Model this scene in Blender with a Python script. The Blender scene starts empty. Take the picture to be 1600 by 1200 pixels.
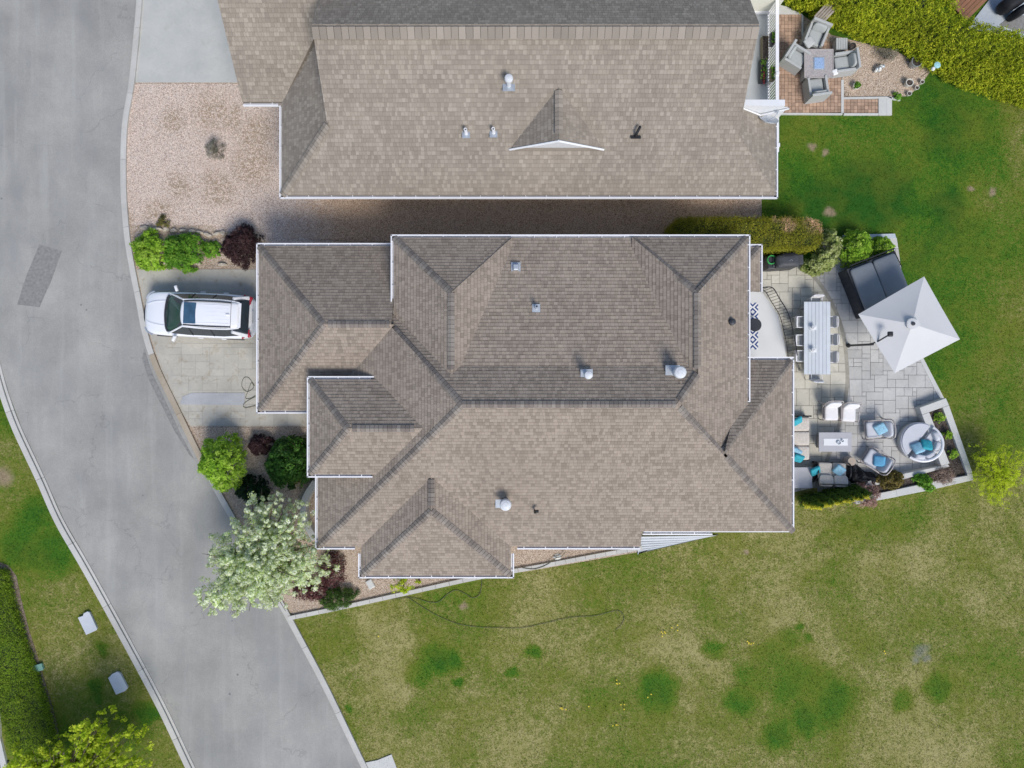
import bpy, math, random
import numpy as np
from mathutils import Vector, Matrix
from mathutils.geometry import tessellate_polygon
random.seed(7); rng = np.random.default_rng(7)
S = bpy.context.scene
C = S.collection
R = math.radians
# ------------------------------------------------------------------ camera, sky, sun, exposure
H = 30.0; K = 0.000903
cam = bpy.data.cameras.new('camera'); cam.sensor_width = 36; cam.lens = 18/(800*K)
cam.clip_end = 600; cam.clip_start = 0.5
co = bpy.data.objects.new('camera', cam); C.objects.link(co); co.location = (0, 0, H); S.camera = co
SUN_EL, SUN_DIR = 49.5, Vector((0.42, -0.91, 0)).normalized()
w = bpy.data.worlds.new('World'); S.world = w; w.use_nodes = True
nt = w.node_tree; bg = nt.nodes['Background']
sky = nt.nodes.new('ShaderNodeTexSky'); sky.sky_type = 'NISHITA'; sky.sun_disc = False
sky.sun_elevation = R(SUN_EL); sky.sun_rotation = math.atan2(SUN_DIR.x, SUN_DIR.y)
sky.dust_density = 1.1; sky.air_density = 1.0
nt.links.new(sky.outputs[0], bg.inputs[0]); bg.inputs[1].default_value = 0.15
sl = bpy.data.lights.new('sun', 'SUN'); sl.energy = 2.85; sl.angle = R(22); sl.color = (1, .95, .885)
so = bpy.data.objects.new('sun', sl); C.objects.link(so); so.location = (10, -25, 40)
sd = Vector((SUN_DIR.x*math.cos(R(SUN_EL)), SUN_DIR.y*math.cos(R(SUN_EL)), math.sin(R(SUN_EL))))
so.rotation_euler = sd.to_track_quat('Z', 'Y').to_euler()
S.view_settings.view_transform = 'Standard'; S.view_settings.look = 'None'
S.view_settings.gamma = 1; S.view_settings.use_curve_mapping = False
S.view_settings.exposure = 0.05

# ------------------------------------------------------------------ helpers
def W(px, py, z=0.0):
    d = (H-z)*K
    return Vector(((px-800)*d, (600-py)*d, z))
def W2(px, py, z=0.0):
    v = W(px, py, z); return (v.x, v.y)
def tag(o, label=None, cat=None, group=None, kind=None):
    if label: o['label'] = label
    if cat: o['category'] = cat
    if group: o['group'] = group
    if kind: o['kind'] = kind
    return o
def thing(name, label, cat, loc=(0, 0, 0), rz=0.0, group=None):
    o = bpy.data.objects.new(name, None); C.objects.link(o)
    o.location = loc; o.rotation_euler = (0, 0, rz); o.empty_display_size = .2
    return tag(o, label, cat, group)
def copy_tree(o, parent=None):
    c = o.copy(); C.objects.link(c)
    if parent: c.parent = parent
    for ch in [q for q in KIDS.get(o.name, [])]:
        n = copy_tree(ch, c); KIDS.setdefault(c.name, []).append(n)
    return c
KIDS = {}
class MB:
    def __init__(s): s.v = []; s.f = []; s.a = []
    def poly(s, pts, a=.5):
        n = len(s.v); s.v += [tuple(p) for p in pts]; s.f.append(tuple(range(n, n+len(pts)))); s.a.append(a)
    def prism(s, pts, z0, z1, a=.5, bottom=False):
        n = len(s.v); k = len(pts)
        ar = sum(pts[i][0]*pts[(i+1) % k][1]-pts[(i+1) % k][0]*pts[i][1] for i in range(k))
        if ar < 0: pts = pts[::-1]
        s.v += [(p[0], p[1], z1) for p in pts]+[(p[0], p[1], z0) for p in pts]
        s.f.append(tuple(range(n, n+k))); s.a.append(a)
        for i in range(k):
            j = (i+1) % k; s.f.append((n+i, n+k+i, n+k+j, n+j)); s.a.append(a)
        if bottom: s.f.append(tuple(range(n+2*k-1, n+k-1, -1))); s.a.append(a)
        return s
    def box(s, c, d, rz=0, a=.5, top=1.0, M=None):
        x, y, z = d[0]/2, d[1]/2, d[2]/2
        vs = [(-x, -y, -z), (x, -y, -z), (x, y, -z), (-x, y, -z)]
        vs += [(-x*top, -y*top, z), (x*top, -y*top, z), (x*top, y*top, z), (-x*top, y*top, z)]
        m = M if M is not None else Matrix.Rotation(rz, 3, 'Z')
        n = len(s.v); cc = Vector(c)
        s.v += [tuple(m@Vector(p)+cc) for p in vs]
        for q in ((3, 2, 1, 0), (4, 5, 6, 7), (0, 1, 5, 4), (1, 2, 6, 5), (2, 3, 7, 6), (3, 0, 4, 7)):
            s.f.append(tuple(n+i for i in q)); s.a.append(a)
        return s
    def soft(s, c, d, rz=0, a=.5, r=.28, M=None, puff=1.0, nn=9, e=4.0):
        """cushion: superellipsoid"""
        m = M if M is not None else Matrix.Rotation(rz, 3, 'Z')
        n = len(s.v); cc = Vector(c); nu = nn*2
        def sp(t, ex): return math.copysign(abs(t)**ex, t)
        for i in range(nn+1):
            ph = -math.pi/2+math.pi*i/nn
            for j in range(nu):
                th = 2*math.pi*j/nu
                p = Vector((d[0]/2*sp(math.cos(ph), r*1.6)*sp(math.cos(th), r), d[1]/2*sp(math.cos(ph), r*1.6)*sp(math.sin(th), r), d[2]/2*sp(math.sin(ph), .7*puff)))
                s.v.append(tuple(m@p+cc))
        for i in range(nn):
            for j in range(nu):
                k = (j+1) % nu
                s.f.append((n+i*nu+j, n+i*nu+k, n+(i+1)*nu+k, n+(i+1)*nu+j)); s.a.append(a)
        return s
    def tube(s, pts, r, n=6, a=.5, cap=True):
        pts = [Vector(p) for p in pts]; b = len(s.v)
        rs = r if isinstance(r, (list, tuple)) else [r]*len(pts)
        for i, p in enumerate(pts):
            t = (pts[min(i+1, len(pts)-1)]-pts[max(i-1, 0)]).normalized()
            u = t.cross(Vector((0, 0, 1)))
            if u.length < .05: u = t.cross(Vector((1, 0, 0)))
            u.normalize(); q = t.cross(u)
            for j in range(n):
                th = 2*math.pi*j/n
                s.v.append(tuple(p+(u*math.cos(th)+q*math.sin(th))*rs[i]))
        for i in range(len(pts)-1):
            for j in range(n):
                k = (j+1) % n
                s.f.append((b+i*n+j, b+i*n+k, b+(i+1)*n+k, b+(i+1)*n+j)); s.a.append(a)
        if cap:
            s.f.append(tuple(b+j for j in range(n))); s.a.append(a)
            s.f.append(tuple(b+(len(pts)-1)*n+j for j in range(n-1, -1, -1))); s.a.append(a)
        return s
    def lathe(s, prof, c=(0, 0, 0), n=20, a=.5, sx=1, sy=1, arc=None):
        b = len(s.v)
        for (r, z) in prof:
            for j in range(n):
                th = 2*math.pi*j/n
                s.v.append((c[0]+r*math.cos(th)*sx, c[1]+r*math.sin(th)*sy, c[2]+z))
        for i in range(len(prof)-1):
            for j in range(n):
                k = (j+1) % n
                s.f.append((b+i*n+j, b+i*n+k, b+(i+1)*n+k, b+(i+1)*n+j)); s.a.append(a)
        return s
    def build(s, name, mat, parent=None, off=None, smooth=False, kind=None, label=None, bevel=0, sub=0, loc=None, double=False):
        me = bpy.data.meshes.new(name)
        v = s.v
        if off is not None: v = [(p[0]-off[0], p[1]-off[1], p[2]-off[2]) for p in v]
        me.from_pydata(v, [], s.f)
        at = me.attributes.new('v', 'FLOAT', 'FACE'); at.data.foreach_set('value', np.array(s.a, dtype=np.float32))
        if smooth: me.polygons.foreach_set('use_smooth', [True]*len(me.polygons))
        me.materials.append(mat); me.update()
        o = bpy.data.objects.new(name, me); C.objects.link(o)
        if parent: o.parent = parent; KIDS.setdefault(parent.name, []).append(o)
        if kind: o['kind'] = kind
        if label: o['label'] = label
        if loc is not None: o.location = loc
        if bevel:
            b = o.modifiers.new('bevel', 'BEVEL'); b.width = bevel; b.segments = 2; b.limit_method = 'ANGLE'
        if sub:
            b = o.modifiers.new('sub', 'SUBSURF'); b.levels = sub; b.render_levels = sub
        return o
def smooth_path(pts, n=6):
    pts = [Vector(p) for p in pts]; out = []
    P = [pts[0]]+pts+[pts[-1]]
    for i in range(1, len(P)-2):
        for k in range(n):
            t = k/n; a, b, c, d = P[i-1], P[i], P[i+1], P[i+2]
            out.append(.5*((2*b)+(c-a)*t+(2*a-5*b+4*c-d)*t*t+(3*b-a-3*c+d)*t**3))
    out.append(pts[-1]); return out
def clip_conv(sub, clip):
    """Sutherland-Hodgman, clip = convex CCW"""
    out = sub
    for i in range(len(clip)):
        a, b = clip[i], clip[(i+1) % len(clip)]
        ex, ey = b[0]-a[0], b[1]-a[1]
        inp = out; out = []
        if not inp: return []
        for j in range(len(inp)):
            p, q = inp[j-1], inp[j]
            sp = ex*(p[1]-a[1])-ey*(p[0]-a[0]); sq = ex*(q[1]-a[1])-ey*(q[0]-a[0])
            if (sp >= 0) != (sq >= 0):
                t = sp/(sp-sq); out.append((p[0]+(q[0]-p[0])*t, p[1]+(q[1]-p[1])*t))
            if sq >= 0: out.append(q)
    return out
def area(p): return .5*sum(p[i-1][0]*p[i][1]-p[i][0]*p[i-1][1] for i in range(len(p)))
def inside(p, poly):
    c = False; x, y = p
    for i in range(len(poly)):
        a, b = poly[i-1], poly[i]
        if (a[1] > y) != (b[1] > y) and x < (b[0]-a[0])*(y-a[1])/(b[1]-a[1])+a[0]: c = not c
    return c

# ------------------------------------------------------------------ materials
def newmat(name):
    m = bpy.data.materials.new(name); m.use_nodes = True
    n = m.node_tree.nodes; l = m.node_tree.links
    return m, n, l, n['Principled BSDF']
def node(n, t, **kw):
    q = n.new(t)
    for k, v in kw.items(): setattr(q, k, v)
    return q
def pos(n, l, scale=None):
    g = n.new('ShaderNodeNewGeometry'); return g.outputs['Position']
def noise(n, l, vec, scale, det=4, rough=.55, dist=0):
    q = n.new('ShaderNodeTexNoise'); q.inputs['Scale'].default_value = scale; q.inputs['Detail'].default_value = det
    q.inputs['Roughness'].default_value = rough; q.inputs['Distortion'].default_value = dist
    l.new(vec, q.inputs['Vector']); return q.outputs['Fac']
def ramp(n, l, fac, stops):
    q = n.new('ShaderNodeValToRGB'); l.new(fac, q.inputs[0]); e = q.color_ramp.elements
    while len(e) < len(stops): e.new(.5)
    for i, (p, c) in enumerate(stops):
        e[i].position = p; e[i].color = (*c, 1) if len(c) == 3 else c
    return q.outputs[0]
def mapr(n, l, v, a, b, c, d, smooth=False):
    q = n.new('ShaderNodeMapRange'); l.new(v, q.inputs[0])
    if smooth: q.interpolation_type = 'SMOOTHSTEP'
    for i, x in enumerate((a, b, c, d)): q.inputs[i+1].default_value = x
    return q.outputs[0]
def mix(n, l, f, a, b, mode='MIX'):
    q = n.new('ShaderNodeMix'); q.data_type = 'RGBA'; q.blend_type = mode
    if isinstance(f, (int, float)): q.inputs[0].default_value = f
    else: l.new(f, q.inputs[0])
    for k, x in ((6, a), (7, b)):
        if isinstance(x, tuple): q.inputs[k].default_value = (*x, 1)
        else: l.new(x, q.inputs[k])
    return q.outputs[2]
def math_(n, l, op, a, b=None):
    q = n.new('ShaderNodeMath'); q.operation = op
    for i, x in enumerate((a, b)):
        if x is None: continue
        if isinstance(x, (int, float)): q.inputs[i].default_value = x
        else: l.new(x, q.inputs[i])
    return q.outputs[0]
def bump(n, l, b, h, dist, strength=1.0):
    q = n.new('ShaderNodeBump'); q.inputs['Distance'].default_value = dist; q.inputs['Strength'].default_value = strength
    l.new(h, q.inputs['Height']); l.new(q.outputs[0], b.inputs['Normal'])
def sc(c, k): return tuple(min(1, x*k) for x in c)
def plain(name, col, rough=.6, var=.12, scale=6, metal=0, vvar=0, bmp=0, bscale=80, spec=.5, col2=None, coat=0):
    m, n, l, b = newmat(name); p = pos(n, l)
    f = noise(n, l, p, scale, 6, .6)
    c = ramp(n, l, f, [(.25, sc(col, 1-var)), (.75, sc(col2 or col, 1+var))])
    if vvar:
        a = node(n, 'ShaderNodeAttribute', attribute_name='v')
        g = mapr(n, l, a.outputs['Fac'], 0, 1, 1-vvar, 1+vvar)
        q = node(n, 'ShaderNodeVectorMath', operation='SCALE'); l.new(c, q.inputs[0]); l.new(g, q.inputs['Scale']); c = q.outputs[0]
    l.new(c, b.inputs['Base Color']); b.inputs['Roughness'].default_value = rough; b.inputs['Metallic'].default_value = metal
    b.inputs['Specular IOR Level'].default_value = spec
    if coat: b.inputs['Coat Weight'].default_value = coat
    if bmp: bump(n, l, b, noise(n, l, p, bscale, 3), bmp)
    return m
def leafmat(name, c1, c2, c3=None, trans=.35, patch=None, pscale=1.2, spots=None):
    """leaf colours picked leaf by leaf by attribute v; patch = (colour, scale, lo, hi) for browned areas"""
    m, n, l, b = newmat(name)
    a = node(n, 'ShaderNodeAttribute', attribute_name='v')
    st = [(0, c1), (1, c2)] if c3 is None else [(0, c1), (.55, c2), (1, c3)]
    c = ramp(n, l, a.outputs['Fac'], st)
    p = pos(n, l)
    big = mapr(n, l, noise(n, l, p, pscale, 3), .3, .7, .78, 1.22)
    q = node(n, 'ShaderNodeVectorMath', operation='SCALE'); l.new(c, q.inputs[0]); l.new(big, q.inputs['Scale']); c = q.outputs[0]
    if patch:
        f = mapr(n, l, noise(n, l, p, patch[1], 4, .6), patch[2], patch[3], 0, 1)
        if spots: f = math_(n, l, 'MULTIPLY', f, spotfac(n, l, p, spots, .1))
        c = mix(n, l, f, c, patch[0])
    l.new(c, b.inputs['Base Color']); b.inputs['Roughness'].default_value = .6; b.inputs['Specular IOR Level'].default_value = .25
    t = n.new('ShaderNodeBsdfTranslucent'); l.new(c, t.inputs[0])
    mx = n.new('ShaderNodeMixShader'); mx.inputs[0].default_value = trans
    l.new(b.outputs[0], mx.inputs[1]); l.new(t.outputs[0], mx.inputs[2]); l.new(mx.outputs[0], n['Material Output'].inputs[0])
    return m
def shinglemat(name, dark, mid, light, stain=(.5,.5,.5)):
    m, n, l, b = newmat(name); p = pos(n, l)
    a = node(n, 'ShaderNodeAttribute', attribute_name='v')
    c = ramp(n, l, a.outputs['Fac'], [(0, dark), (.5, mid), (1, light)])
    g = noise(n, l, p, 260, 2, .8); g = mapr(n, l, g, .3, .7, .8, 1.2)
    g2 = mapr(n, l, noise(n, l, p, .55, 4, .6), .3, .7, .92, 1.08)
    gg = math_(n, l, 'MULTIPLY', g, g2)
    q = node(n, 'ShaderNodeVectorMath', operation='SCALE'); l.new(c, q.inputs[0]); l.new(gg, q.inputs['Scale'])
    l.new(q.outputs[0], b.inputs['Base Color']); b.inputs['Roughness'].default_value = .9; b.inputs['Specular IOR Level'].default_value = .2
    return m
def spotfac(n, l, p, spots, dist=.5, soft=(.35, 1.4)):
    """soft irregular patches, each at its own place on the ground: (px, py, radius px)"""
    nz = n.new('ShaderNodeTexNoise'); nz.inputs['Scale'].default_value = 1.3; nz.inputs['Detail'].default_value = 5; l.new(p, nz.inputs['Vector'])
    s1 = node(n, 'ShaderNodeVectorMath', operation='SUBTRACT'); l.new(nz.outputs['Color'], s1.inputs[0]); s1.inputs[1].default_value = (.5, .5, .5)
    s2 = node(n, 'ShaderNodeVectorMath', operation='SCALE'); l.new(s1.outputs[0], s2.inputs[0]); s2.inputs['Scale'].default_value = dist*2
    s3 = node(n, 'ShaderNodeVectorMath', operation='ADD'); l.new(p, s3.inputs[0]); l.new(s2.outputs[0], s3.inputs[1])
    s4 = node(n, 'ShaderNodeVectorMath', operation='MULTIPLY'); l.new(s3.outputs[0], s4.inputs[0]); s4.inputs[1].default_value = (1, 1, 0)
    acc = None
    for (px, py, r) in spots:
        d = node(n, 'ShaderNodeVectorMath', operation='DISTANCE'); l.new(s4.outputs[0], d.inputs[0]); wx = W(px, py); d.inputs[1].default_value = (wx.x, wx.y, 0)
        rr = r*.0271
        f = mapr(n, l, d.outputs['Value'], rr*soft[0], rr*soft[1], 1, 0, True)
        acc = f if acc is None else math_(n, l, 'MAXIMUM', acc, f)
    return acc
def grassmat(name):
    m, n, l, b = newmat(name); p = pos(n, l)
    lush_n = noise(n, l, p, .22, 4, .55, .6)          # broad dry / lush fields
    fine = noise(n, l, p, 3.4, 7, .78, .4)
    vfine = noise(n, l, p, 14, 4, .8)
    dryf = mapr(n, l, lush_n, .35, .65, 0, 1)
    # the north-east yard is watered: drier towards the south
    sep = n.new('ShaderNodeSeparateXYZ'); l.new(p, sep.inputs[0])
    gy = mapr(n, l, sep.outputs['Y'], -5.5, 3.5, 1, 0, True)
    ge = mapr(n, l, sep.outputs['X'], 17.5, 22.5, 0, .75, True)
    gy = math_(n, l, 'MAXIMUM', gy, ge)
    gw = mapr(n, l, sep.outputs['X'], -15, -12, .72, 1, True); gy = math_(n, l, 'MULTIPLY', gy, gw)
    k = math_(n, l, 'ADD', math_(n, l, 'MULTIPLY', gy, .53), math_(n, l, 'MULTIPLY', dryf, .46))
    k = math_(n, l, 'ADD', k, math_(n, l, 'MULTIPLY', math_(n, l, 'SUBTRACT', fine, .5), 1.25))
    k = math_(n, l, 'ADD', k, math_(n, l, 'MULTIPLY', math_(n, l, 'SUBTRACT', vfine, .5), 1.7))
    lush = spotfac(n, l, p, [(1028, 1080, 33), (1205, 1025, 38), (1235, 1060, 45), (1300, 1095, 42), (1180, 1060, 35), (1112, 1015, 18), (1250, 978, 9), (1262, 998, 8), (680, 1030, 26), (655, 1050, 22), (706, 1028, 16), (720, 1065, 8), (800, 1052, 9), (1465, 1075, 24), (1410, 1095, 20), (1215, 1150, 26), (1160, 1090, 28), (1260, 1120, 30), (1230, 1000, 26), (1270, 1000+60, 30), (545, 1105, 8), (30, 850, 45), (85, 860, 40), (60, 805, 30), (160, 1010, 12), (150, 1075, 16), (230, 1110, 20), (1370, 300, 60), (1290, 330, 45), (1480, 320, 26), (835, 1020, 14)])
    k2 = math_(n, l, 'SUBTRACT', k, math_(n, l, 'MULTIPLY', math_(n, l, 'MULTIPLY', lush, mapr(n, l, fine, .3, .6, .55, 1.15)), .52))
    c = ramp(n, l, k2, [(0, (.024, .098, .009)), (.30, (.058, .150, .010)), (.55, (.118, .168, .018)), (.82, (.208, .205, .058)), (1, (.36, .325, .14))])
    tint = noise(n, l, p, .6, 3, .6)
    c = mix(n, l, mapr(n, l, tint, .42, .7, 0, .5), c, (.16, .175, .02))
    dirt = spotfac(n, l, p, [(1268, 230, 7), (1292, 240, 6), (1550, 300, 8), (1518, 296, 5), (1296, 332, 9), (3, 745, 16), (725, 945, 6), (1165, 865, 5)], .35)
    c = mix(n, l, math_(n, l, 'MULTIPLY', dirt, .85), c, (.33, .25, .17))
    grey = spotfac(n, l, p, [(1440, 1015, 12), (1432, 1028, 8), (1448, 1030, 7)], .35)
    c = mix(n, l, math_(n, l, 'MULTIPLY', grey, .6), c, (.2, .21, .19))
    l.new(c, b.inputs['Base Color']); b.inputs['Roughness'].default_value = .85; b.inputs['Specular IOR Level'].default_value = .15
    bump(n, l, b, vfine, .04, .8)
    return m
def gravelmat(name, cols, weeds=None, sc_=38, cols2=None):
    m, n, l, b = newmat(name); p = pos(n, l)
    v = n.new('ShaderNodeTexVoronoi'); v.inputs['Scale'].default_value = sc_; l.new(p, v.inputs['Vector'])
    sep = n.new('ShaderNodeSeparateColor'); l.new(v.outputs['Color'], sep.inputs[0])
    c = ramp(n, l, sep.outputs[0], [(0, cols[0]), (.35, cols[1]), (.7, cols[2]), (1, cols[3])])
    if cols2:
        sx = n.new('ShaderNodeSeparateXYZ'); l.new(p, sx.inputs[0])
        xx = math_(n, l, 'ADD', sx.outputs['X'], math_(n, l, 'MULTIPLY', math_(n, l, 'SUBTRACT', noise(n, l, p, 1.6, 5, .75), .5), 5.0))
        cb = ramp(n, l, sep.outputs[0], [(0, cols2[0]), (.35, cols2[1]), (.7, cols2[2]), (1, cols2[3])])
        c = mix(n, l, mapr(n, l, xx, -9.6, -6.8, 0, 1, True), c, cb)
    edge = mapr(n, l, v.outputs['Distance'], .25, .6, 1, .62)
    q = node(n, 'ShaderNodeVectorMath', operation='SCALE'); l.new(c, q.inputs[0]); l.new(edge, q.inputs['Scale']); c = q.outputs[0]
    c = mix(n, l, mapr(n, l, noise(n, l, p, .9, 5, .6), .45, .75, 0, .35), c, sc(cols[1], .8))
    if weeds:
        f = spotfac(n, l, p, weeds, .45)
        g = math_(n, l, 'MULTIPLY', f, mapr(n, l, noise(n, l, p, 7, 5, .8), .40, .56, 0, 1))
        c = mix(n, l, math_(n, l, 'MULTIPLY', g, .68), c, (.24, .17, .085))
    l.new(c, b.inputs['Base Color']); b.inputs['Roughness'].default_value = .9
    bump(n, l, b, v.outputs['Distance'], -.02, .8)
    return m
def asphaltmat():
    m, n, l, b = newmat('asphalt'); p = pos(n, l)
    c = ramp(n, l, noise(n, l, p, .35, 6, .6), [(.3, (.262, .257, .238)), (.7, (.400, .388, .355))])
    g = mapr(n, l, noise(n, l, p, 28, 5, .85), .3, .7, .78, 1.2)
    q = node(n, 'ShaderNodeVectorMath', operation='SCALE'); l.new(c, q.inputs[0]); l.new(g, q.inputs['Scale']); c = q.outputs[0]
    # long streaks and tyre wear
    mp = n.new('ShaderNodeMapping'); l.new(p, mp.inputs[0]); mp.inputs['Rotation'].default_value = (0, 0, R(28)); mp.inputs['Scale'].default_value = (.8, .35, 1)
    c = mix(n, l, mapr(n, l, noise(n, l, mp.outputs[0], .9, 6, .65), .45, .72, 0, .55), c, (.235, .24, .245))
    mp2 = n.new('ShaderNodeMapping'); l.new(p, mp2.inputs[0]); mp2.inputs['Rotation'].default_value = (0, 0, R(-24)); mp2.inputs['Scale'].default_value = (2.2, .12, 1)
    c = mix(n, l, mapr(n, l, noise(n, l, mp2.outputs[0], 1.0, 4, .6), .52, .75, 0, .30), c, (.46, .455, .43))
    # fine cracks
    v = n.new('ShaderNodeTexVoronoi'); v.feature = 'DISTANCE_TO_EDGE'; v.inputs['Scale'].default_value = .22
    nz = n.new('ShaderNodeTexNoise'); nz.inputs['Scale'].default_value = 1.5; nz.inputs['Detail'].default_value = 6; l.new(p, nz.inputs['Vector'])
    ad = node(n, 'ShaderNodeVectorMath', operation='ADD'); l.new(p, ad.inputs[0]); l.new(nz.outputs['Color'], ad.inputs[1]); l.new(ad.outputs[0], v.inputs['Vector'])
    cr = math_(n, l, 'MULTIPLY', mapr(n, l, v.outputs['Distance'], 0, .005, .22, 0), mapr(n, l, noise(n, l, p, .5, 2), .42, .58, 0, 1.6))
    c = mix(n, l, cr, c, (.12, .12, .12))
    # dark spots (gum, oil)
    v2 = n.new('ShaderNodeTexVoronoi'); v2.inputs['Scale'].default_value = .8; l.new(p, v2.inputs['Vector'])
    c = mix(n, l, mapr(n, l, v2.outputs['Distance'], .03, .05, .7, 0), c, (.12, .12, .12))
    l.new(c, b.inputs['Base Color']); b.inputs['Roughness'].default_value = .85
    bump(n, l, b, noise(n, l, p, 120, 2), .004); return m
def concretemat(name, c1, c2, stainc=(.30, .25, .17), st=.4, vvar=.06, fine=.08):
    m, n, l, b = newmat(name); p = pos(n, l)
    c = ramp(n, l, noise(n, l, p, 1.3, 7, .65), [(.3, c1), (.7, c2)])
    c = mix(n, l, mapr(n, l, noise(n, l, p, 2.6, 6, .7, .5), .53, .72, 0, st), c, stainc)
    a = node(n, 'ShaderNodeAttribute', attribute_name='v')
    g = math_(n, l, 'MULTIPLY', mapr(n, l, a.outputs['Fac'], 0, 1, 1-vvar, 1+vvar), mapr(n, l, noise(n, l, p, 45, 3, .8), .3, .7, 1-fine, 1+fine))
    q = node(n, 'ShaderNodeVectorMath', operation='SCALE'); l.new(c, q.inputs[0]); l.new(g, q.inputs['Scale'])
    l.new(q.outputs[0], b.inputs['Base Color']); b.inputs['Roughness'].default_value = .8
    bump(n, l, b, noise(n, l, p, 14, 5, .7), .008); return m
M = {}
M['grass'] = grassmat('grass')
M['asphalt'] = asphaltmat()
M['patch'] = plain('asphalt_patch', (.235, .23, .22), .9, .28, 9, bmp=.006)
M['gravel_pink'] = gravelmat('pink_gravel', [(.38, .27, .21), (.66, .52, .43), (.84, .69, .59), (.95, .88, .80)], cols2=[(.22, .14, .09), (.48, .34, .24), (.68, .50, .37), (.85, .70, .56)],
    weeds=[(330, 175, 34), (400, 215, 34), (395, 260, 36), (340, 295, 30), (280, 290, 22), (270, 190, 24), (250, 330, 24), (200, 345, 14), (360, 185, 22)])
M['gravel_tan'] = gravelmat('tan_gravel', [(.32, .22, .15), (.54, .42, .31), (.70, .56, .44), (.84, .73, .62)])
M['gravel_dark'] = gravelmat('dark_gravel', [(.13, .085, .055), (.30, .20, .14), (.44, .31, .22), (.58, .46, .36)])
M['soil'] = gravelmat('soil', [(.035, .025, .02), (.075, .055, .045), (.11, .085, .07), (.17, .14, .12)], sc_=26)
M['dirt'] = gravelmat('dirt', [(.15, .11, .08), (.22, .17, .12), (.28, .22, .17), (.34, .28, .22)], sc_=20)
M['conc'] = concretemat('concrete', (.42, .43, .41), (.52, .52, .49), st=.25)
M['conc_clean'] = concretemat('pale_concrete', (.50, .50, .48), (.60, .60, .57), (.38, .33, .26), st=.2)
M['conc_tan'] = concretemat('tan_concrete', (.38, .365, .32), (.50, .475, .41), (.29, .235, .155), st=.8)
M['conc_blue'] = concretemat('sealed_concrete', (.40, .45, .50), (.52, .57, .62), (.30, .31, .31), st=.3)
M['conc_strip'] = concretemat('grey_strip_concrete', (.33, .34, .355), (.44, .45, .465), (.25, .25, .24), st=.5)
M['curb'] = concretemat('curb_concrete', (.46, .45, .42), (.56, .55, .52), (.36, .28, .19), st=.3)
M['curb_brown'] = concretemat('stained_curb_concrete', (.36, .30, .22), (.44, .38, .30), (.28, .2, .12), st=.5)
M['stone_a'] = concretemat('beige_paving_stone', (.47, .45, .38), (.62, .59, .50), (.31, .30, .25), st=.5, vvar=.09)
M['stone_b'] = concretemat('grey_paving_stone', (.42, .415, .395), (.55, .54, .515), (.27, .275, .28), st=.55, vvar=.08)
M['joint'] = plain('joint_sand', (.25, .245, .23), .95, .2, 9)
M['paver'] = plain('clay_paver', (.40, .27, .19), .85, .18, 3, vvar=.25)
M['bandstone'] = plain('border_stone', (.33, .31, .26), .85, .15, 6, vvar=.12)
M['rock'] = plain('garden_rock', (.48, .42, .34), .9, .2, 4, vvar=.2, bmp=.02, bscale=12)
M['shingle'] = shinglemat('asphalt_shingle', (.135, .111, .089), (.305, .253, .205), (.395, .334, .273))
M['shingle_n'] = shinglemat('weathered_shingle', (.15, .128, .103), (.272, .235, .194), (.41, .362, .303))
M['cap'] = shinglemat('cap_shingle', (.17, .147, .13), (.225, .196, .172), (.27, .24, .21))
M['cap_n'] = shinglemat('pale_cap_shingle', (.235, .205, .172), (.282, .246, .206), (.33, .289, .244))
M['white'] = plain('white_metal', (.80, .80, .82), .4, .04, 3)
M['ventwhite'] = plain('weathered_vent_metal', (.62, .64, .66), .5, .18, 9, bmp=.004)
M['trim'] = plain('white_trim', (.74, .75, .76), .5, .05, 4)
M['stucco'] = plain('beige_stucco', (.55, .49, .40), .9, .06, 4, bmp=.004)
M['cream'] = plain('cream_siding', (.68, .67, .58), .7, .04, 4)
M['galv'] = plain('galvanised_steel', (.52, .56, .60), .4, .12, 8, metal=.55)
M['black'] = plain('black_metal', (.02, .02, .022), .45, .2, 8)
M['glass'] = plain('window_glass', (.03, .04, .05), .06, .1, 1)
M['vinyl'] = plain('white_vinyl_deck', (.66, .67, .66), .6, .05, 1.2)
M['greydeck'] = plain('grey_deck', (.46, .48, .49), .7, .08, 1.5)
M['carpaint'] = plain('white_car_paint', (.82, .83, .86), .22, .02, 2, coat=1)
M['wsglass'] = plain('windscreen_glass', (.035, .075, .065), .08, .2, 2)
M['blueglass'] = plain('sunroof_glass', (.045, .10, .165), .05, .3, 3)
M['tyre'] = plain('tyre_rubber', (.02, .02, .02), .8, .1, 10)
M['red'] = plain('red_lamp_lens', (.42, .02, .04), .2, .15, 10, coat=.6)
M['greyplastic'] = plain('grey_plastic', (.55, .58, .62), .55, .05, 5)
M['tubcover'] = plain('vinyl_tub_cover', (.19, .21, .23), .5, .12, 1.6, spec=.5)
M['tubside'] = plain('tub_cabinet', (.035, .037, .045), .5, .15, 4)
M['canvas'] = plain('pale_grey_canvas', (.585, .585, .585), .85, .03, 1.3, bmp=.002, bscale=300)
M['wicker'] = plain('grey_wicker', (.44, .45, .44), .7, .08, 20, bmp=.004, bscale=160)
M['wicker_in'] = plain('grey_cushion', (.40, .42, .41), .85, .06, 10)
M['beigecush'] = plain('speckled_beige_cushion', (.56, .51, .45), .9, .18, 16)
M['whitecush'] = plain('white_cushion', (.74, .73, .73), .9, .05, 5)
M['greycush'] = plain('pale_grey_cushion', (.55, .56, .60), .9, .05, 4)
M['teal'] = plain('teal_cushion', (.03, .34, .42), .8, .2, 9)
M['blue'] = plain('blue_cushion', (.12, .38, .60), .8, .18, 9)
M['skyblue'] = plain('sky_blue_cushion', (.28, .52, .66), .8, .3, 14)
M['taupe'] = plain('taupe_metal', (.42, .38, .36), .5, .08, 8)
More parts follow.
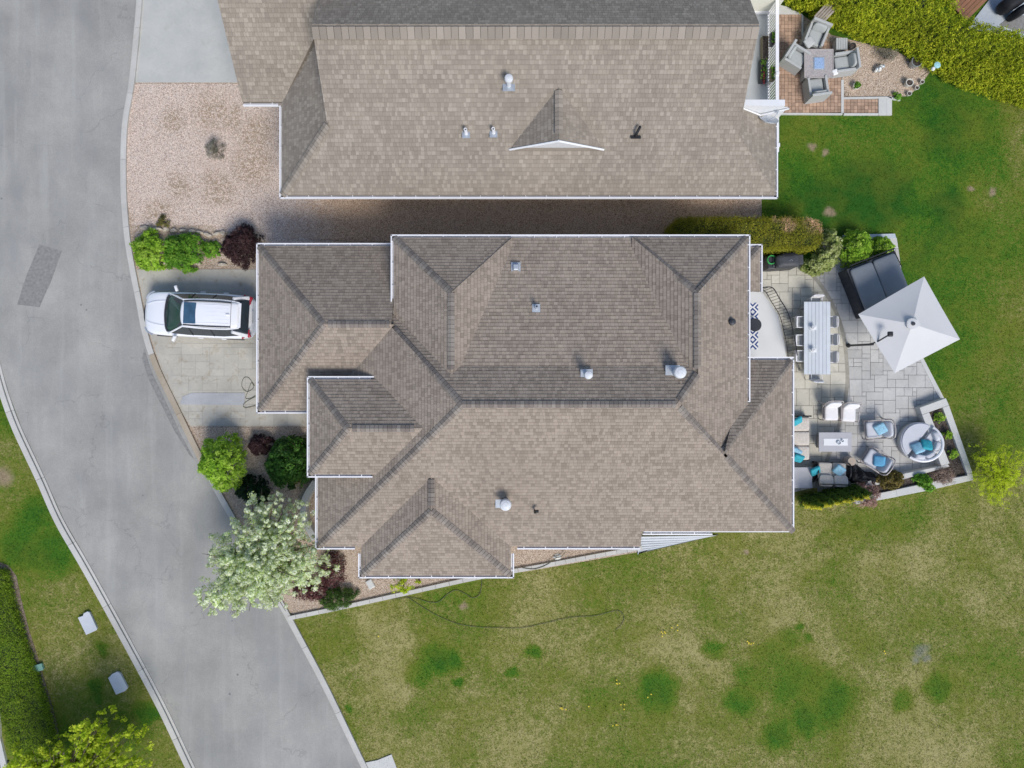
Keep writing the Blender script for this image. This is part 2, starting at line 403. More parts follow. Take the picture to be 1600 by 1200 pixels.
M['tableboard'] = plain('pale_blue_grey_board', (.56, .60, .64), .55, .06, 3, vvar=.07)
M['greytable'] = plain('grey_table_top', (.42, .42, .44), .6, .06, 4)
M['bbq'] = plain('grill_cover', (.05, .053, .06), .6, .25, 5, bmp=.01, bscale=14)
M['blackcloth'] = plain('black_cloth', (.006, .007, .011), .75, .3, 5, bmp=.01, bscale=12)
M['green'] = plain('green_hose', (.05, .42, .10), .5, .1, 8)
M['hose'] = plain('dark_hose', (.075, .085, .05), .5, .1, 8)
M['wood'] = plain('weathered_wood', (.36, .31, .26), .85, .25, 5, vvar=.15)
M['planterwood'] = plain('planter_wood', (.20, .17, .11), .85, .25, 8, vvar=.2)
M['redwood'] = plain('red_brown_decking', (.28, .13, .07), .7, .2, 4, vvar=.15)
M['bark'] = plain('bark', (.13, .10, .075), .95, .3, 9)
M['glaze'] = plain('glazed_pot', (.28, .31, .32), .25, .2, 9, coat=.6)
M['whitepot'] = plain('white_pot', (.66, .64, .58), .6, .1, 12)
M['pale_blue'] = plain('pale_turquoise_glass', (.35, .62, .66), .2, .2, 12)
M['flower_red'] = plain('red_flowers', (.42, .03, .05), .7, .3, 20)
M['dandelion'] = plain('dandelion_yellow', (.75, .58, .03), .7, .1, 20)
M['fireglass'] = plain('blue_fire_glass', (.30, .42, .62), .2, .4, 26, spec=.8)
M['mosaic'] = plain('mottled_stone_tile', (.38, .35, .34), .6, .4, 22)

# ------------------------------------------------------------------ polygons on the ground
def sheet(name, pts, z, mat, kind='structure', parent=None, th=.06):
    m = MB(); m.prism([W2(*p) for p in pts], z-th, z)
    return m.build(name, mat, parent, kind=kind)
g = MB(); g.prism([(-160, -160), (160, -160), (160, 160), (-160, 160)], -.5, 0)
g.build('ground', M['grass'], kind='structure')
EAST = [(216, -60), (214, 0), (209, 60), (202, 130), (192, 190), (189, 250), (190, 310), (195, 370), (203, 420), (213, 470), (224, 525), (241, 575), (272, 640), (305, 708), (338, 772), (362, 815), (400, 885), (437, 948), (468, 1005), (505, 1075), (562, 1193), (640, 1350)]
WEST = [(-60, 300), (-22, 450), (-8, 530), (3, 575), (15, 617), (34, 668), (70, 745), (100, 812), (142, 885), (207, 1003), (260, 1103), (306, 1200), (370, 1330)]
road = [(-420, -60)]+EAST[:]+WEST[::-1]+[(-420, 300)]
sheet('road', road, .012, M['asphalt'])
def curb(name, line, wd, mat, step=2.7, label=None, brown=None, z=.11):
    root = bpy.data.objects.new(name, None); C.objects.link(root); root['kind'] = 'structure'
    pts = smooth_path([W(*p) for p in line], 8)
    off = []
    for i, p in enumerate(pts):
        t = (pts[min(i+1, len(pts)-1)]-pts[max(0, i-1)]).normalized()
        off.append(p+Vector((-t.y, t.x, 0))*wd)
    acc = 0; cur = [0]; segs = []
    for i in range(1, len(pts)):
        acc += (pts[i]-pts[i-1]).length; cur.append(i)
        if acc >= step: segs.append(cur); cur = [i]; acc = 0
    if len(cur) > 1: segs.append(cur)
    for sg in segs:
        a = [pts[i].copy() for i in sg]; b = [off[i].copy() for i in sg]
        d = (a[1]-a[0]).normalized()*.012; a[0] += d; b[0] += d
        m = MB(); va = random.random(); c1 = [x_.lerp(y_, .36) for x_, y_ in zip(a, b)]; c2 = [x_.lerp(y_, .30) for x_, y_ in zip(a, b)]
        m.prism([(q.x, q.y) for q in c1]+[(q.x, q.y) for q in b[::-1]], -.1, z, a=va); m.prism([(q.x, q.y) for q in a]+[(q.x, q.y) for q in c2[::-1]], -.1, z*.45, a=va*.8)
        mid = sg[len(sg)//2]; py = 600-pts[mid].y/(H*K)
        mm = brown if (brown and 560 < py < 730) else mat
        m.build('curb_block', mm, root)
    return root
curb('curb', EAST, .26, M['curb'], brown=M['curb_brown'])
curb('west_curb', WEST, -.34, M['curb'], step=3.0)
# asphalt repair patch and a damp gutter line
sheet('asphalt_patch', [(62, 382), (97, 392), (80, 440), (62, 480), (27, 476), (42, 430)], .017, M['patch'])
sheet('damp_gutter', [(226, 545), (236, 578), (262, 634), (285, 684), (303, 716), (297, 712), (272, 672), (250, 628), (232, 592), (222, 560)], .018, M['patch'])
# neighbour's driveway
sheet('neighbour_driveway', [(224, -60), (222, 0), (219, 60), (212, 129), (396, 129), (396, -60)], .022, M['conc'])
sheet('bare_soil', [(205, 100), (700, 100), (700, 300), (1190, 300), (1186, 345), (1200, 400), (1200, 780), (760, 780), (760, 895), (640, 920), (462, 960), (445, 940), (405, 880), (366, 810), (342, 768), (310, 706), (278, 640), (246, 575), (229, 525), (218, 470), (208, 420), (200, 370), (195, 310), (195, 250), (198, 190)], .007, M['gravel_tan'])
# gravel yard
GY = [(211, 131), (396, 131), (440, 150), (520, 200), (620, 300), (1190, 300), (1190, 400), (620, 400), (390, 400), (330, 352), (206, 352), (199, 310), (197, 250), (201, 190)]
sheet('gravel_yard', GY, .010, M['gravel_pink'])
sheet('planting_bed', [(204, 353), (330, 362), (406, 362), (406, 419), (213, 419)], .020, M['gravel_tan'])
# driveway: smooth apron + stamped slabs
DRV = [(214, 421), (420, 421), (480, 421), (480, 666), (298, 666), (282, 640), (252, 577), (236, 527), (224, 470)]
sheet('driveway', DRV, .030, M['conc_tan'])
sheet('front_bed', [(300, 667), (640, 667), (640, 905), (745, 903), (640, 926), (460, 966), (448, 948), (410, 885), (372, 815), (348, 770), (316, 706)], .014, M['gravel_tan'])
sheet('side_bed', [(560, 840), (1000, 840), (1000, 862), (850, 888), (745, 905), (560, 935)], .018, M['gravel_tan'])
def stones(parent_name, region, mat, base, z, mod=.178, sizes=None, gap=.015, th=.035, joined=False, rot=0, pname='paving_stone', prob=None, seed=1, basemat=None, zt=None, kind='structure'):
    rr = random.Random(seed)
    root = bpy.data.objects.new(parent_name, None); C.objects.link(root); root['kind'] = kind
    reg = [W2(*p) for p in region] if not isinstance(region[0], Vector) else [(p.x, p.y) for p in region]
    if area(reg) < 0: reg = reg[::-1]
    b = MB(); b.prism(reg, z-.08, z); b.build('bedding', basemat or M['joint'], root)
    c, s_ = math.cos(rot), math.sin(rot)
    loc = [(x*c+y*s_, -x*s_+y*c) for x, y in reg]
    x0 = min(p[0] for p in loc); x1 = max(p[0] for p in loc); y0 = min(p[1] for p in loc); y1 = max(p[1] for p in loc)
    nx = int((x1-x0)/mod)+2; ny = int((y1-y0)/mod)+2
    used = set(); J = MB(); cnt = 0
    sizes = sizes or [(3, 2), (2, 2), (2, 3), (3, 3), (4, 3), (3, 4), (2, 1), (4, 2)]
    for j in range(ny):
        for i in range(nx):
            if (i, j) in used: continue
            opts = sizes[:]; rr.shuffle(opts); opts.append((1, 1))
            for (a, d) in opts:
                cells = [(i+u, j+v) for u in range(a) for v in range(d)]
                if not any(q in used for q in cells): break
            used.update(cells)
            rx0, ry0 = x0+i*mod+gap/2, y0+j*mod+gap/2; rx1, ry1 = x0+(i+a)*mod-gap/2, y0+(j+d)*mod-gap/2
            pl = clip_conv(loc, [(rx0, ry0), (rx1, ry0), (rx1, ry1), (rx0, ry1)])
            if len(pl) < 3 or abs(area(pl)) < .004: continue
            wp = [(x*c-y*s_, x*s_+y*c) for x, y in pl]
            zz = z+th+rr.uniform(-.003, .003)
            m = J if joined else MB()
            m.prism(wp, z-.01, zz, a=rr.random())
            if not joined: m.build(pname, mat, root)
            cnt += 1
    if joined: J.build(pname+'s', mat, root, kind='stuff')
    return root
stones('stamped_driveway', [(262, 537), (398, 537), (478, 537), (478, 665), (299, 665), (270, 605)], M['conc_tan'], None, .032, mod=.30, sizes=[(2, 2), (2, 1), (2, 3), (3, 2)], gap=.008, th=.006, seed=3)
sheet('concrete_strip', [(282, 632), (286, 620), (300, 614), (383, 614), (383, 633)], .055, M['conc_strip'])
# back patio: left (beige) and right (grey) of the curved border
ARC = [(1262, 428), (1278, 446), (1293, 470), (1307, 500), (1315, 530), (1319, 565), (1320, 595), (1317, 625), (1310, 655), (1298, 690), (1284, 730), (1270, 762)]
ARC2 = [(1267, 425), (1284, 444), (1299, 468), (1313, 499), (1321, 530), (1325, 565), (1326, 595), (1323, 626), (1316, 656), (1304, 692), (1290, 732), (1277, 762)]
A1 = smooth_path([W(*p) for p in ARC], 3); A2 = smooth_path([W(*p) for p in ARC2], 3)
left = [W(1165, 395), W(1240, 398)]+A1+[W(1165, 785)]
right = [W(1283, 372), W(1400, 372), W(1410, 440), W(1440, 560), W(1482, 640), W(1500, 700), W(1492, 745), W(1400, 758), W(1277, 770)]+A2[::-1]
stones('patio', left, M['stone_a'], None, .02, seed=5)
stones('grey_patio', right, M['stone_b'], None, .02, seed=8)
root = bpy.data.objects.new('patio_border', None); C.objects.link(root); root['kind'] = 'structure'
for i in range(len(A1)-1):
    m = MB(); a, b, c_, d = A1[i], A1[i+1], A2[i+1], A2[i]
    m.prism([(p.x, p.y) for p in (a, b, c_, d)], .0, .056, a=random.random()); m.build('border_stone', M['bandstone'], root)
m = MB(); m.prism([W2(*p) for p in ((1436, 562), (1441, 559), (1483, 640), (1477, 644))], 0, .07); m.build('patio_edging', M['conc_clean'], kind='structure')
m = MB(); m.prism([W2(*p) for p in ((1316, 368), (1396, 366), (1398, 373), (1316, 375))], 0, .12); m.build('patio_step', M['conc_blue'], kind='structure')
# neighbour's paver patio
stones('paver_patio', [(1214, 24), (1251, 24), (1251, 60), (1300, 66), (1300, 72), (1315, 126), (1315, 176), (1214, 178)], M['paver'], None, .03, mod=.15, sizes=[(1, 1)], gap=.012, th=.03, joined=True, pname='clay_paver')
stones('paver_step', [(1317, 156), (1371, 156), (1371, 177), (1317, 177)], M['paver'], None, .01, mod=.15, sizes=[(1, 1)], gap=.012, th=.03, joined=True, pname='clay_paver', seed=4)
ed = bpy.data.objects.new('patio_kerb', None); C.objects.link(ed); ed['kind'] = 'structure'
for q in ([(1214, 177.5), (1315, 178), (1315, 180.5), (1214, 180)], [(1313, 126), (1317, 126), (1317, 177.3), (1313, 177.3)], [(1317.2, 178), (1371, 178), (1371, 181), (1317.2, 181)], [(1371.3, 155), (1384, 155), (1384, 181), (1371.3, 181)], [(1384.2, 155), (1392, 155), (1392, 181), (1384.2, 181)], [(1317.2, 153), (1392, 152), (1392, 154.8), (1317.2, 155.8)], [(1384, 152), (1405, 155), (1405, 158.5), (1392.3, 156)], [(1251.3, 23), (1254, 26), (1254, 60), (1251.3, 60)], [(1214, 8), (1228, 12), (1252, 23.7), (1214, 23.7)]):
    m = MB(); m.prism([W2(*p) for p in q], 0, .085, a=random.random()); m.build('kerb_block', M['conc_clean'], ed)
sheet('rock_garden', [(1254, 24), (1300, 55), (1400, 80), (1455, 110), (1440, 130), (1420, 150), (1392, 152), (1317, 153), (1316, 126), (1300, 66), (1254, 60)], .012, M['gravel_tan'])
# soil under the hedge strip bottom-left and edging
sheet('soil_strip', [(0, 878), (14, 884), (26, 900), (33, 935), (46, 985), (62, 1035), (72, 1070), (84, 1110), (96, 1165), (112, 1205), (70, 1205), (50, 1080), (0, 900)], .010, M['dirt'])
# concrete edging south of the house, block by block
root = bpy.data.objects.new('garden_edging', None); C.objects.link(root); root['kind'] = 'structure'
EDG = smooth_path([W(452, 968), W(540, 950), W(640, 928), W(745, 905), W(850, 886), W(930, 871), W(1003, 858)], 5)
for i in range(len(EDG)-1):
    a, b = EDG[i], EDG[i+1]; t = (b-a).normalized(); nrm = Vector((-t.y, t.x, 0))*.17; a2 = a+t*.012
    m = MB(); m.prism([(p.x, p.y) for p in (a2, b, b+nrm, a2+nrm)], -.05, .13, a=random.random()); m.build('edging_block', M['curb'], root)
m = MB(); m.prism([W2(*p) for p in ((570, 1191), (590, 1187), (612, 1178), (626, 1215), (578, 1215))], 0, .05); m.build('concrete_pad', M['conc_clean'], kind='structure')
# grey boarded strip along the south-east wall
root = bpy.data.objects.new('boarded_strip', None); C.objects.link(root); root['kind'] = 'structure'
for i in range(7):
    y0, y1 = 838+i*3.5, 838+(i+1)*3.5-.28
    xe = 1118-i*17; xe2 = 1118-(i+1)*17
    m = MB(); m.prism([W2(996, y0+i*.6), W2(xe, y0-2), W2(xe2, y1-2), W2(996, y1+i*.6)], 0, .1, a=random.random()); m.build('board', M['tableboard'], root)
m = MB(); m.prism([W2(996, 839), W2(1112, 837), W2(1004, 862), W2(996, 864)], 0, .03); m.build('bedding', M['conc_blue'], root)
m = MB(); m.tube(smooth_path([W(1000, 864, .02), W(1060, 850, .02), W(1122, 835, .02)], 4), .02); m.build('lawn_edging', M['hose'], kind='structure')

# ------------------------------------------------------------------ scatter (geometry nodes)
def scatter(name, pts, z, density, kind_, mat, smin, smax, seed=0, base=None):
    m = MB()
    reg = [W2(*p) for p in pts]
    tri = tessellate_polygon([[Vector((x, y, 0)) for x, y in reg]])
    m.v = [(x, y, z) for x, y in reg]; m.f = [tuple(t) for t in tri]; m.a = [.5]*len(tri)
    o = m.build(name, base or mat, kind='stuff')
    ng = bpy.data.node_groups.new(name, 'GeometryNodeTree')
    ng.interface.new_socket('Geometry', in_out='INPUT', socket_type='NodeSocketGeometry')
    ng.interface.new_socket('Geometry', in_out='OUTPUT', socket_type='NodeSocketGeometry')
    n, l = ng.nodes, ng.links
    gi = n.new('NodeGroupInput'); go = n.new('NodeGroupOutput')
    ds = n.new('GeometryNodeDistributePointsOnFaces'); ds.inputs['Density'].default_value = density; ds.inputs['Seed'].default_value = seed
    l.new(gi.outputs[0], ds.inputs['Mesh'])
    if kind_ == 'blade':
        pr = n.new('GeometryNodeMeshCone'); pr.inputs['Vertices'].default_value = 3; pr.fill_type = 'NONE'
        pr.inputs['Radius Top'].default_value = 0.0; pr.inputs['Radius Bottom'].default_value = .2; pr.inputs['Depth'].default_value = 1.0
    else:
        pr = n.new('GeometryNodeMeshIcoSphere'); pr.inputs['Subdivisions'].default_value = 1
    sm = n.new('GeometryNodeSetMaterial'); sm.inputs['Material'].default_value = mat; l.new(pr.outputs[0], sm.inputs[0])
    ins = n.new('GeometryNodeInstanceOnPoints'); l.new(ds.outputs['Points'], ins.inputs['Points']); l.new(sm.outputs[0], ins.inputs['Instance'])
    rv = n.new('FunctionNodeRandomValue'); rv.data_type = 'FLOAT_VECTOR'
    tilt = 1.15 if kind_ == 'blade' else 3.14
    rv.inputs[0].default_value = (-tilt, -tilt, 0); rv.inputs[1].default_value = (tilt, tilt, 6.283)
    l.new(rv.outputs[0], ins.inputs['Rotation'])
    rs = n.new('FunctionNodeRandomValue'); rs.data_type = 'FLOAT_VECTOR'; rs.inputs['Seed'].default_value = 5
    if kind_ == 'blade': rs.inputs[0].default_value = (smin*.4, smin*.4, smin); rs.inputs[1].default_value = (smax*.4, smax*.4, smax)
    else: rs.inputs[0].default_value = (smin, smin, smin*.6); rs.inputs[1].default_value = (smax, smax, smax*.7)
    l.new(rs.outputs[0], ins.inputs['Scale'])
    jn = n.new('GeometryNodeJoinGeometry'); l.new(gi.outputs[0], jn.inputs[0]); l.new(ins.outputs[0], jn.inputs[0])
    l.new(jn.outputs[0], go.inputs[0])
    md = o.modifiers.new('scatter', 'NODES'); md.node_group = ng
    return o
LAWN = [(458, 972), (540, 954), (640, 933), (745, 910), (850, 890), (930, 875), (1003, 864), (1060, 850), (1122, 836), (1230, 800), (1335, 792), (1410, 775), (1522, 756), (1524, 738), (1478, 620), (1440, 556), (1412, 470), (1402, 400), (1398, 366), (1290, 364), (1284, 340), (1186, 340), (1186, 300), (1212, 300), (1212, 182), (1392, 182), (1407, 158), (1455, 125), (1480, 145), (1530, 158), (1602, 175), (1700, 210), (1700, 1290), (620, 1290), (578, 1200), (516, 1075), (480, 1008)]
def wheel(px, py): pass
scatter('lawn_grass', LAWN, .006, 170, 'blade', M['grass'], .05, .12, 1)
scatter('verge_grass', [(-60, 560), (0, 590), (20, 655), (56, 745), (88, 818), (132, 890), (196, 1005), (250, 1105), (296, 1205), (330, 1275), (120, 1275), (98, 1165), (74, 1070), (48, 985), (28, 900), (0, 878), (-60, 878)], .006, 170, 'blade', M['grass'], .05, .12, 2)
pinkpeb = plain('pink_pebbles', (.76, .62, .53), .9, .35, 25)
tanpeb = plain('tan_pebbles', (.62, .50, .39), .9, .35, 25)
darkpeb = plain('brown_pebbles', (.58, .42, .31), .9, .5, 25)
scatter('pink_gravel', GY[:5]+[(620, 315), (500, 330), (420, 372), (330, 352)]+GY[10:], .014, 260, 'peb', pinkpeb, .010, .028, 3, M['gravel_pink'])
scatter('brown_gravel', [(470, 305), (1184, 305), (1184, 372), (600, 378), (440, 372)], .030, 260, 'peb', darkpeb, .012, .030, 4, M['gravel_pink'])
scatter('bed_gravel', [(302, 668), (480, 668), (480, 760), (520, 850), (560, 905), (745, 903), (640, 924), (460, 962), (372, 812), (318, 706)], .026, 260, 'peb', tanpeb, .012, .030, 5, M['gravel_tan'])
scatter('side_gravel', [(800, 840), (1000, 845), (990, 858), (850, 884), (760, 900)], .031, 260, 'peb', tanpeb, .012, .030, 6, M['gravel_tan'])
scatter('rock_garden_gravel', [(1258, 30), (1300, 58), (1400, 84), (1450, 112), (1418, 148), (1320, 151), (1318, 124), (1300, 64)], .018, 220, 'peb', tanpeb, .015, .034, 7, M['gravel_tan'])
# ------------------------------------------------------------------ roofs
class Plane:
    def __init__(s, pts, z0, m, ref, d, name='roof_slope'):
        """height z0 at the point ref, falling by m per metre in the plan direction d (downhill)"""
        p = pts if area(pts) > 0 else pts[::-1]
        tm = max(q[0]*d[0]+q[1]*d[1] for q in p)-.11; out = []
        for j in range(len(p)):      # the covering stops where the gutter begins
            a, b = p[j-1], p[j]; fa = tm-(a[0]*d[0]+a[1]*d[1]); fb = tm-(b[0]*d[0]+b[1]*d[1])
            if (fa >= 0) != (fb >= 0): t = fa/(fa-fb); out.append((a[0]+(b[0]-a[0])*t, a[1]+(b[1]-a[1])*t))
            if fb >= 0: out.append(b)
        s.p = out
        s.z0, s.m, s.ref, s.d, s.name = z0, m, ref, d, name
    def z(s, x, y): return s.z0-s.m*((x-s.ref[0])*s.d[0]+(y-s.ref[1])*s.d[1])
def envz(planes, x, y, skip=None):
    return max([q.z(x, y) for q in planes if q is not skip and inside((x, y), q.p)] or [-9])
def shingles(pl, planes, mat, root, expo, wmin, wmax, th, rr, contrast):
    cs = 1/math.sqrt(1+pl.m**2); st = expo*cs
    d = pl.d; e = (-d[1], d[0])
    T = [p[0]*d[0]+p[1]*d[1] for p in pl.p]; E = [p[0]*e[0]+p[1]*e[1] for p in pl.p]
    t1, t0, e0, e1 = max(T), min(T), min(E), max(E)
    J = MB(); t = t1+.02
    while t > t0:
        u = e0-rr.random()*.2
        while u < e1:
            w_ = rr.uniform(wmin, wmax)
            a = (t-st, u); b = (t, u+w_)
            rect = [(a[0]*d[0]+a[1]*e[0], a[0]*d[1]+a[1]*e[1]), (b[0]*d[0]+a[1]*e[0], b[0]*d[1]+a[1]*e[1]), (b[0]*d[0]+b[1]*e[0], b[0]*d[1]+b[1]*e[1]), (a[0]*d[0]+b[1]*e[0], a[0]*d[1]+b[1]*e[1])]
            u += w_+.004
            if area(rect) < 0: rect = rect[::-1]
            q = clip_conv(pl.p, rect)
            if len(q) < 3 or abs(area(q)) < 3e-4: continue
            cx = sum(p[0] for p in q)/len(q); cy = sum(p[1] for p in q)/len(q)
            if envz(planes, cx, cy, pl) > pl.z(cx, cy)+.12: continue
            v = rr.random(); v = min(1, max(.1, .52+(v-.5)*contrast)) if contrast < 1 else rr.choice((.42, .46, .50, .52,   .56, .60, .68, .74))+rr.uniform(-.05, .05)
            lift = th*(.5+.9*rr.random())
            n = len(J.v); k = len(q)
            tops = []
            for p in q:
                f = 1-(t-(p[0]*d[0]+p[1]*d[1]))/st
                tops.append((p[0], p[1], pl.z(p[0], p[1])+.004+lift*max(0, min(1, f))))
            J.v += tops+[(p[0], p[1], pl.z(p[0], p[1])-.012) for p in q]
            J.f.append(tuple(range(n, n+k))); J.a.append(v)
            if area(q) > .5*abs(area(rect)):   # dark band along the head of each tab: course butt shadow painted in
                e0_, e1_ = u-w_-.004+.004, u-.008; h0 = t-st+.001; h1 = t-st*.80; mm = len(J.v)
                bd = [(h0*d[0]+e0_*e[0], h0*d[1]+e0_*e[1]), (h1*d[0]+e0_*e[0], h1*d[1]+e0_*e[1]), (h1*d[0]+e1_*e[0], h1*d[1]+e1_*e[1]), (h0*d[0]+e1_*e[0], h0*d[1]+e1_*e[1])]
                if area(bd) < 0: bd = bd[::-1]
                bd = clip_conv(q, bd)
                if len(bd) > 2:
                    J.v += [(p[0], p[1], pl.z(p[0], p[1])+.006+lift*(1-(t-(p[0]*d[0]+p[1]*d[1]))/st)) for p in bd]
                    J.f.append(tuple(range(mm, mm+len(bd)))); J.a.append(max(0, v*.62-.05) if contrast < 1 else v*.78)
            for i in range(k):
                j = (i+1) % k
                pi_, pj = q[i], q[j]
                fi = t-(pi_[0]*d[0]+pi_[1]*d[1]); fj = t-(pj[0]*d[0]+pj[1]*d[1])
                if fi > st*.9 and fj > st*.9: continue
                J.f.append((n+i, n+k+i, n+k+j, n+j)); J.a.append(v*.8)
        t -= st
    return J.build('shingles', mat, root, kind='stuff')
def caps(name, segs, mat, root, wd=.24, step=.15, drop=.055, trim=0):
    J = MB(); rr = random.Random(len(segs)*7)
    for (a, b) in segs:
        a = Vector(a); b = Vector(b); L = (b-a).length; t = (b-a)/L
        if trim: a = a+t*trim; L -= trim
        s_ = Vector((t.y, -t.x, 0)).normalized(); k = max(1, int(L/step))
        for i in range(k):
            p = a+t*(i*L/k); q = a+t*((i+1)*L/k-.012); up0 = Vector((0, 0, .032)); up1 = Vector((0, 0, .042)); v = rr.random(); dn = Vector((0, 0, -drop))
            n = len(J.v)
            J.v += [tuple(x) for x in (p+up0, p+s_*wd/2+dn+up0, p-s_*wd/2+dn+up0, q+up1, q+s_*wd/2+dn+up1, q-s_*wd/2+dn+up1, q, q+s_*wd/2+dn-up0, q-s_*wd/2+dn-up0)]
            J.f += [(n, n+1, n+4, n+3), (n+2, n, n+3, n+5), (n+3, n+4, n+7, n+6), (n+5, n+3, n+6, n+8)]; J.a += [v, v, v*.5, v*.5]
    return J.build(name, mat, root, kind='stuff')
def gutter(a, b, out, root, z, hang=.82):
    """open white trough hung along an eave with its brackets"""
    a = Vector((*a, z)); b = Vector((*b, z)); t = (b-a).normalized(); o = Vector((*out, 0))
    J = MB(); L = (b-a).length; mid = (a+b)/2
    Mx = Matrix((t, Vector((-t.y, t.x, 0)), Vector((0, 0, 1)))).transposed()
    J.box(mid-o*.018+Vector((0, 0, -.035)), (L, .048, .12), M=Mx)
    J.box(mid-o*.08+Vector((0, 0, -.06)), (L-.04, .10, .012), M=Mx)
    J.box(mid-o*.14+Vector((0, 0, -.09)), (L-.1, .018, .14), M=Mx)
    for i in range(int(L/hang)+1):
        p = a+t*(.3+i*hang+random.uniform(-.05, .05))
        if (p-a).length < L: J.box(p-o*.075+Vector((0, 0, .02)), (.03, .14, .02), M=Mx)
    return J.build('gutter', M['white'], root)
def cutpoly(p):
    tri = tessellate_polygon([[Vector((x, y, 0)) for x, y in p]]); return tri
def roof(root, planes, mat, expo=.130, wmin=.06, wmax=.18, th=.013, seed=1, contrast=.42):
    rr = random.Random(seed)
    for pl in planes:
        m = MB(); k = len(pl.p)
        m.v = [(x, y, pl.z(x, y)-.006) for x, y in pl.p]+[(x, y, pl.z(x, y)-.13) for x, y in pl.p]
        tri = cutpoly(pl.p); m.f = [tuple(t) for t in tri]; m.a = [.3]*len(tri)
        for i in range(k):
            j = (i+1) % k; m.f.append((i, k+i, k+j, j)); m.a.append(.2)
        s_ = m.build('roof_slope', mat, root)
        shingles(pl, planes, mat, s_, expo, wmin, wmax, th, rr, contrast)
N_, S_, E_, W_ = (0, 1), (0, -1), (1, 0), (-1, 0)
house = thing('house', 'long grey-brown shingled bungalow with many hips, between the boarded gable house and the wide lawn', 'house')
mH = [
 # garage
 Plane([(-9.73, 5.36), (-4.3, 5.36), (-4.3, 2.12), (-6.72, 2.12)], 3, .549, (0, 5.36), N_),
 Plane([(-9.73, -1.12), (-6.72, 2.12), (-4.2, 2.12), (-7.30, -1.12)], 3, .549, (0, -1.12), S_),
 Plane([(-9.73, 5.36), (-6.72, 2.12), (-9.73, -1.12)], 3, .591, (-9.73, 0), W_),
 # main
 Plane([(-7.49, -6.29), (4.88, -6.29), (4.88, -5.55), (10.57, -5.55), (5.57, -.69), (-1.68, -.69)], 3, .55, (0, -6.29), S_),
 Plane([(-7.49, -6.29), (-1.68, -.69), (-4.42, 2.15), (-7.49, -1.12)], 3, .530, (-7.49, 0), W_),
 Plane([(-1.68, -.69), (5.55, -.69), (6.40, .35), (6.2, .62), (-1.9, .62), (-2.1, .33), (-4.42, 2.6), (-4.42, 2.15)], 6.08, .54, (0, -.69), N_),
 Plane([(8.63, 5.41), (6.405, 3.16), (6.405, .35), (5.55, -.69), (7.43, -2.34), (8.63, -.97)], 4.3, .58, (8.63, 0), E_),
 Plane([(-2.0, .62), (6.3, .62), (6.3, 3.2), (4.6, 5.41), (-.2, 5.41), (-2.0, 3.0)], 5.37, .223, (0, .62), N_),
 # raised north-west and north-east corners
 Plane([(-4.39, 5.41), (-2.1, 3.16), (-2.1, .2), (-4.39, 2.45)], 4.3, .54, (-4.39, 0), W_),
 Plane([(-4.39, 5.41), (-2.1, 3.16), (.12, 5.41)], 4.3, .54, (0, 5.41), N_),
 Plane([(-2.1, 3.16), (.12, 5.41), (.1, 4.6), (-1.7, .5), (-2.1, .25)], 5.54, .54, (-2.1, 0), E_),
 Plane([(8.63, 5.41), (6.405, 3.16), (4.22, 5.41)], 4.3, .54, (0, 5.41), N_),
 Plane([(6.405, 3.16), (4.22, 5.41), (4.3, 4.6), (6.0, .5), (6.405, .3)], 5.54, .54, (6.405, 0), W_),
 # south-east extension
 Plane([(10.57, -5.55), (10.57, 1.01), (7.43, -2.36)], 3.42, .54, (10.57, 0), E_),
 Plane([(7.43, -2.36), (10.57, 1.01), (8.45, 1.01), (8.2, -.5)], 3.42, .54, (0, 1.01), N_),
 # entry
 Plane([(-7.42, .278), (-5.73, -1.55), (-7.42, -3.38)], 4.32, .60, (-7.42, 0), W_),
 Plane([(-7.42, .278), (-4.9, .278), (-3.0, -1.55), (-5.73, -1.55)], 4.32, .555, (0, .278), N_),
 Plane([(-7.42, -3.38), (-5.73, -1.55), (-3.0, -1.55), (-4.9, -3.38)], 4.32, .55, (0, -3.38), S_),
 # south bay
 Plane([(-5.85, -7.39), (.073, -7.39), (-2.89, -4.54)], 3, .572, (0, -7.39), S_),
 Plane([(-5.85, -7.39), (-2.89, -4.54), (-2.89, -3.2), (-5.85, -6.2)], 3, .55, (-5.85, 0), W_),
 Plane([(.073, -7.39), (.073, -6.2), (-2.89, -3.2), (-2.89, -4.54)], 3, .55, (.073, 0), E_),
 # small low north-east roof
 Plane([(9.5, 5.3), (9.5, 3.5), (8.4, 3.5), (8.4, 4.2)], 3.1, .55, (9.5, 0), E_),
 Plane([(9.5, 5.3), (8.4, 4.2), (8.4, 5.3)], 3.1, .55, (0, 5.3), N_),
]
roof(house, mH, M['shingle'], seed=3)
def Z(x, y, pl=None, P=None): return envz(P or mH, x, y)
def seg(a, b, P=None):
    P = P or mH
    return ((a[0], a[1], Z(a[0]+.001, a[1]+.001, P=P) if False else 0), (b[0], b[1], 0))
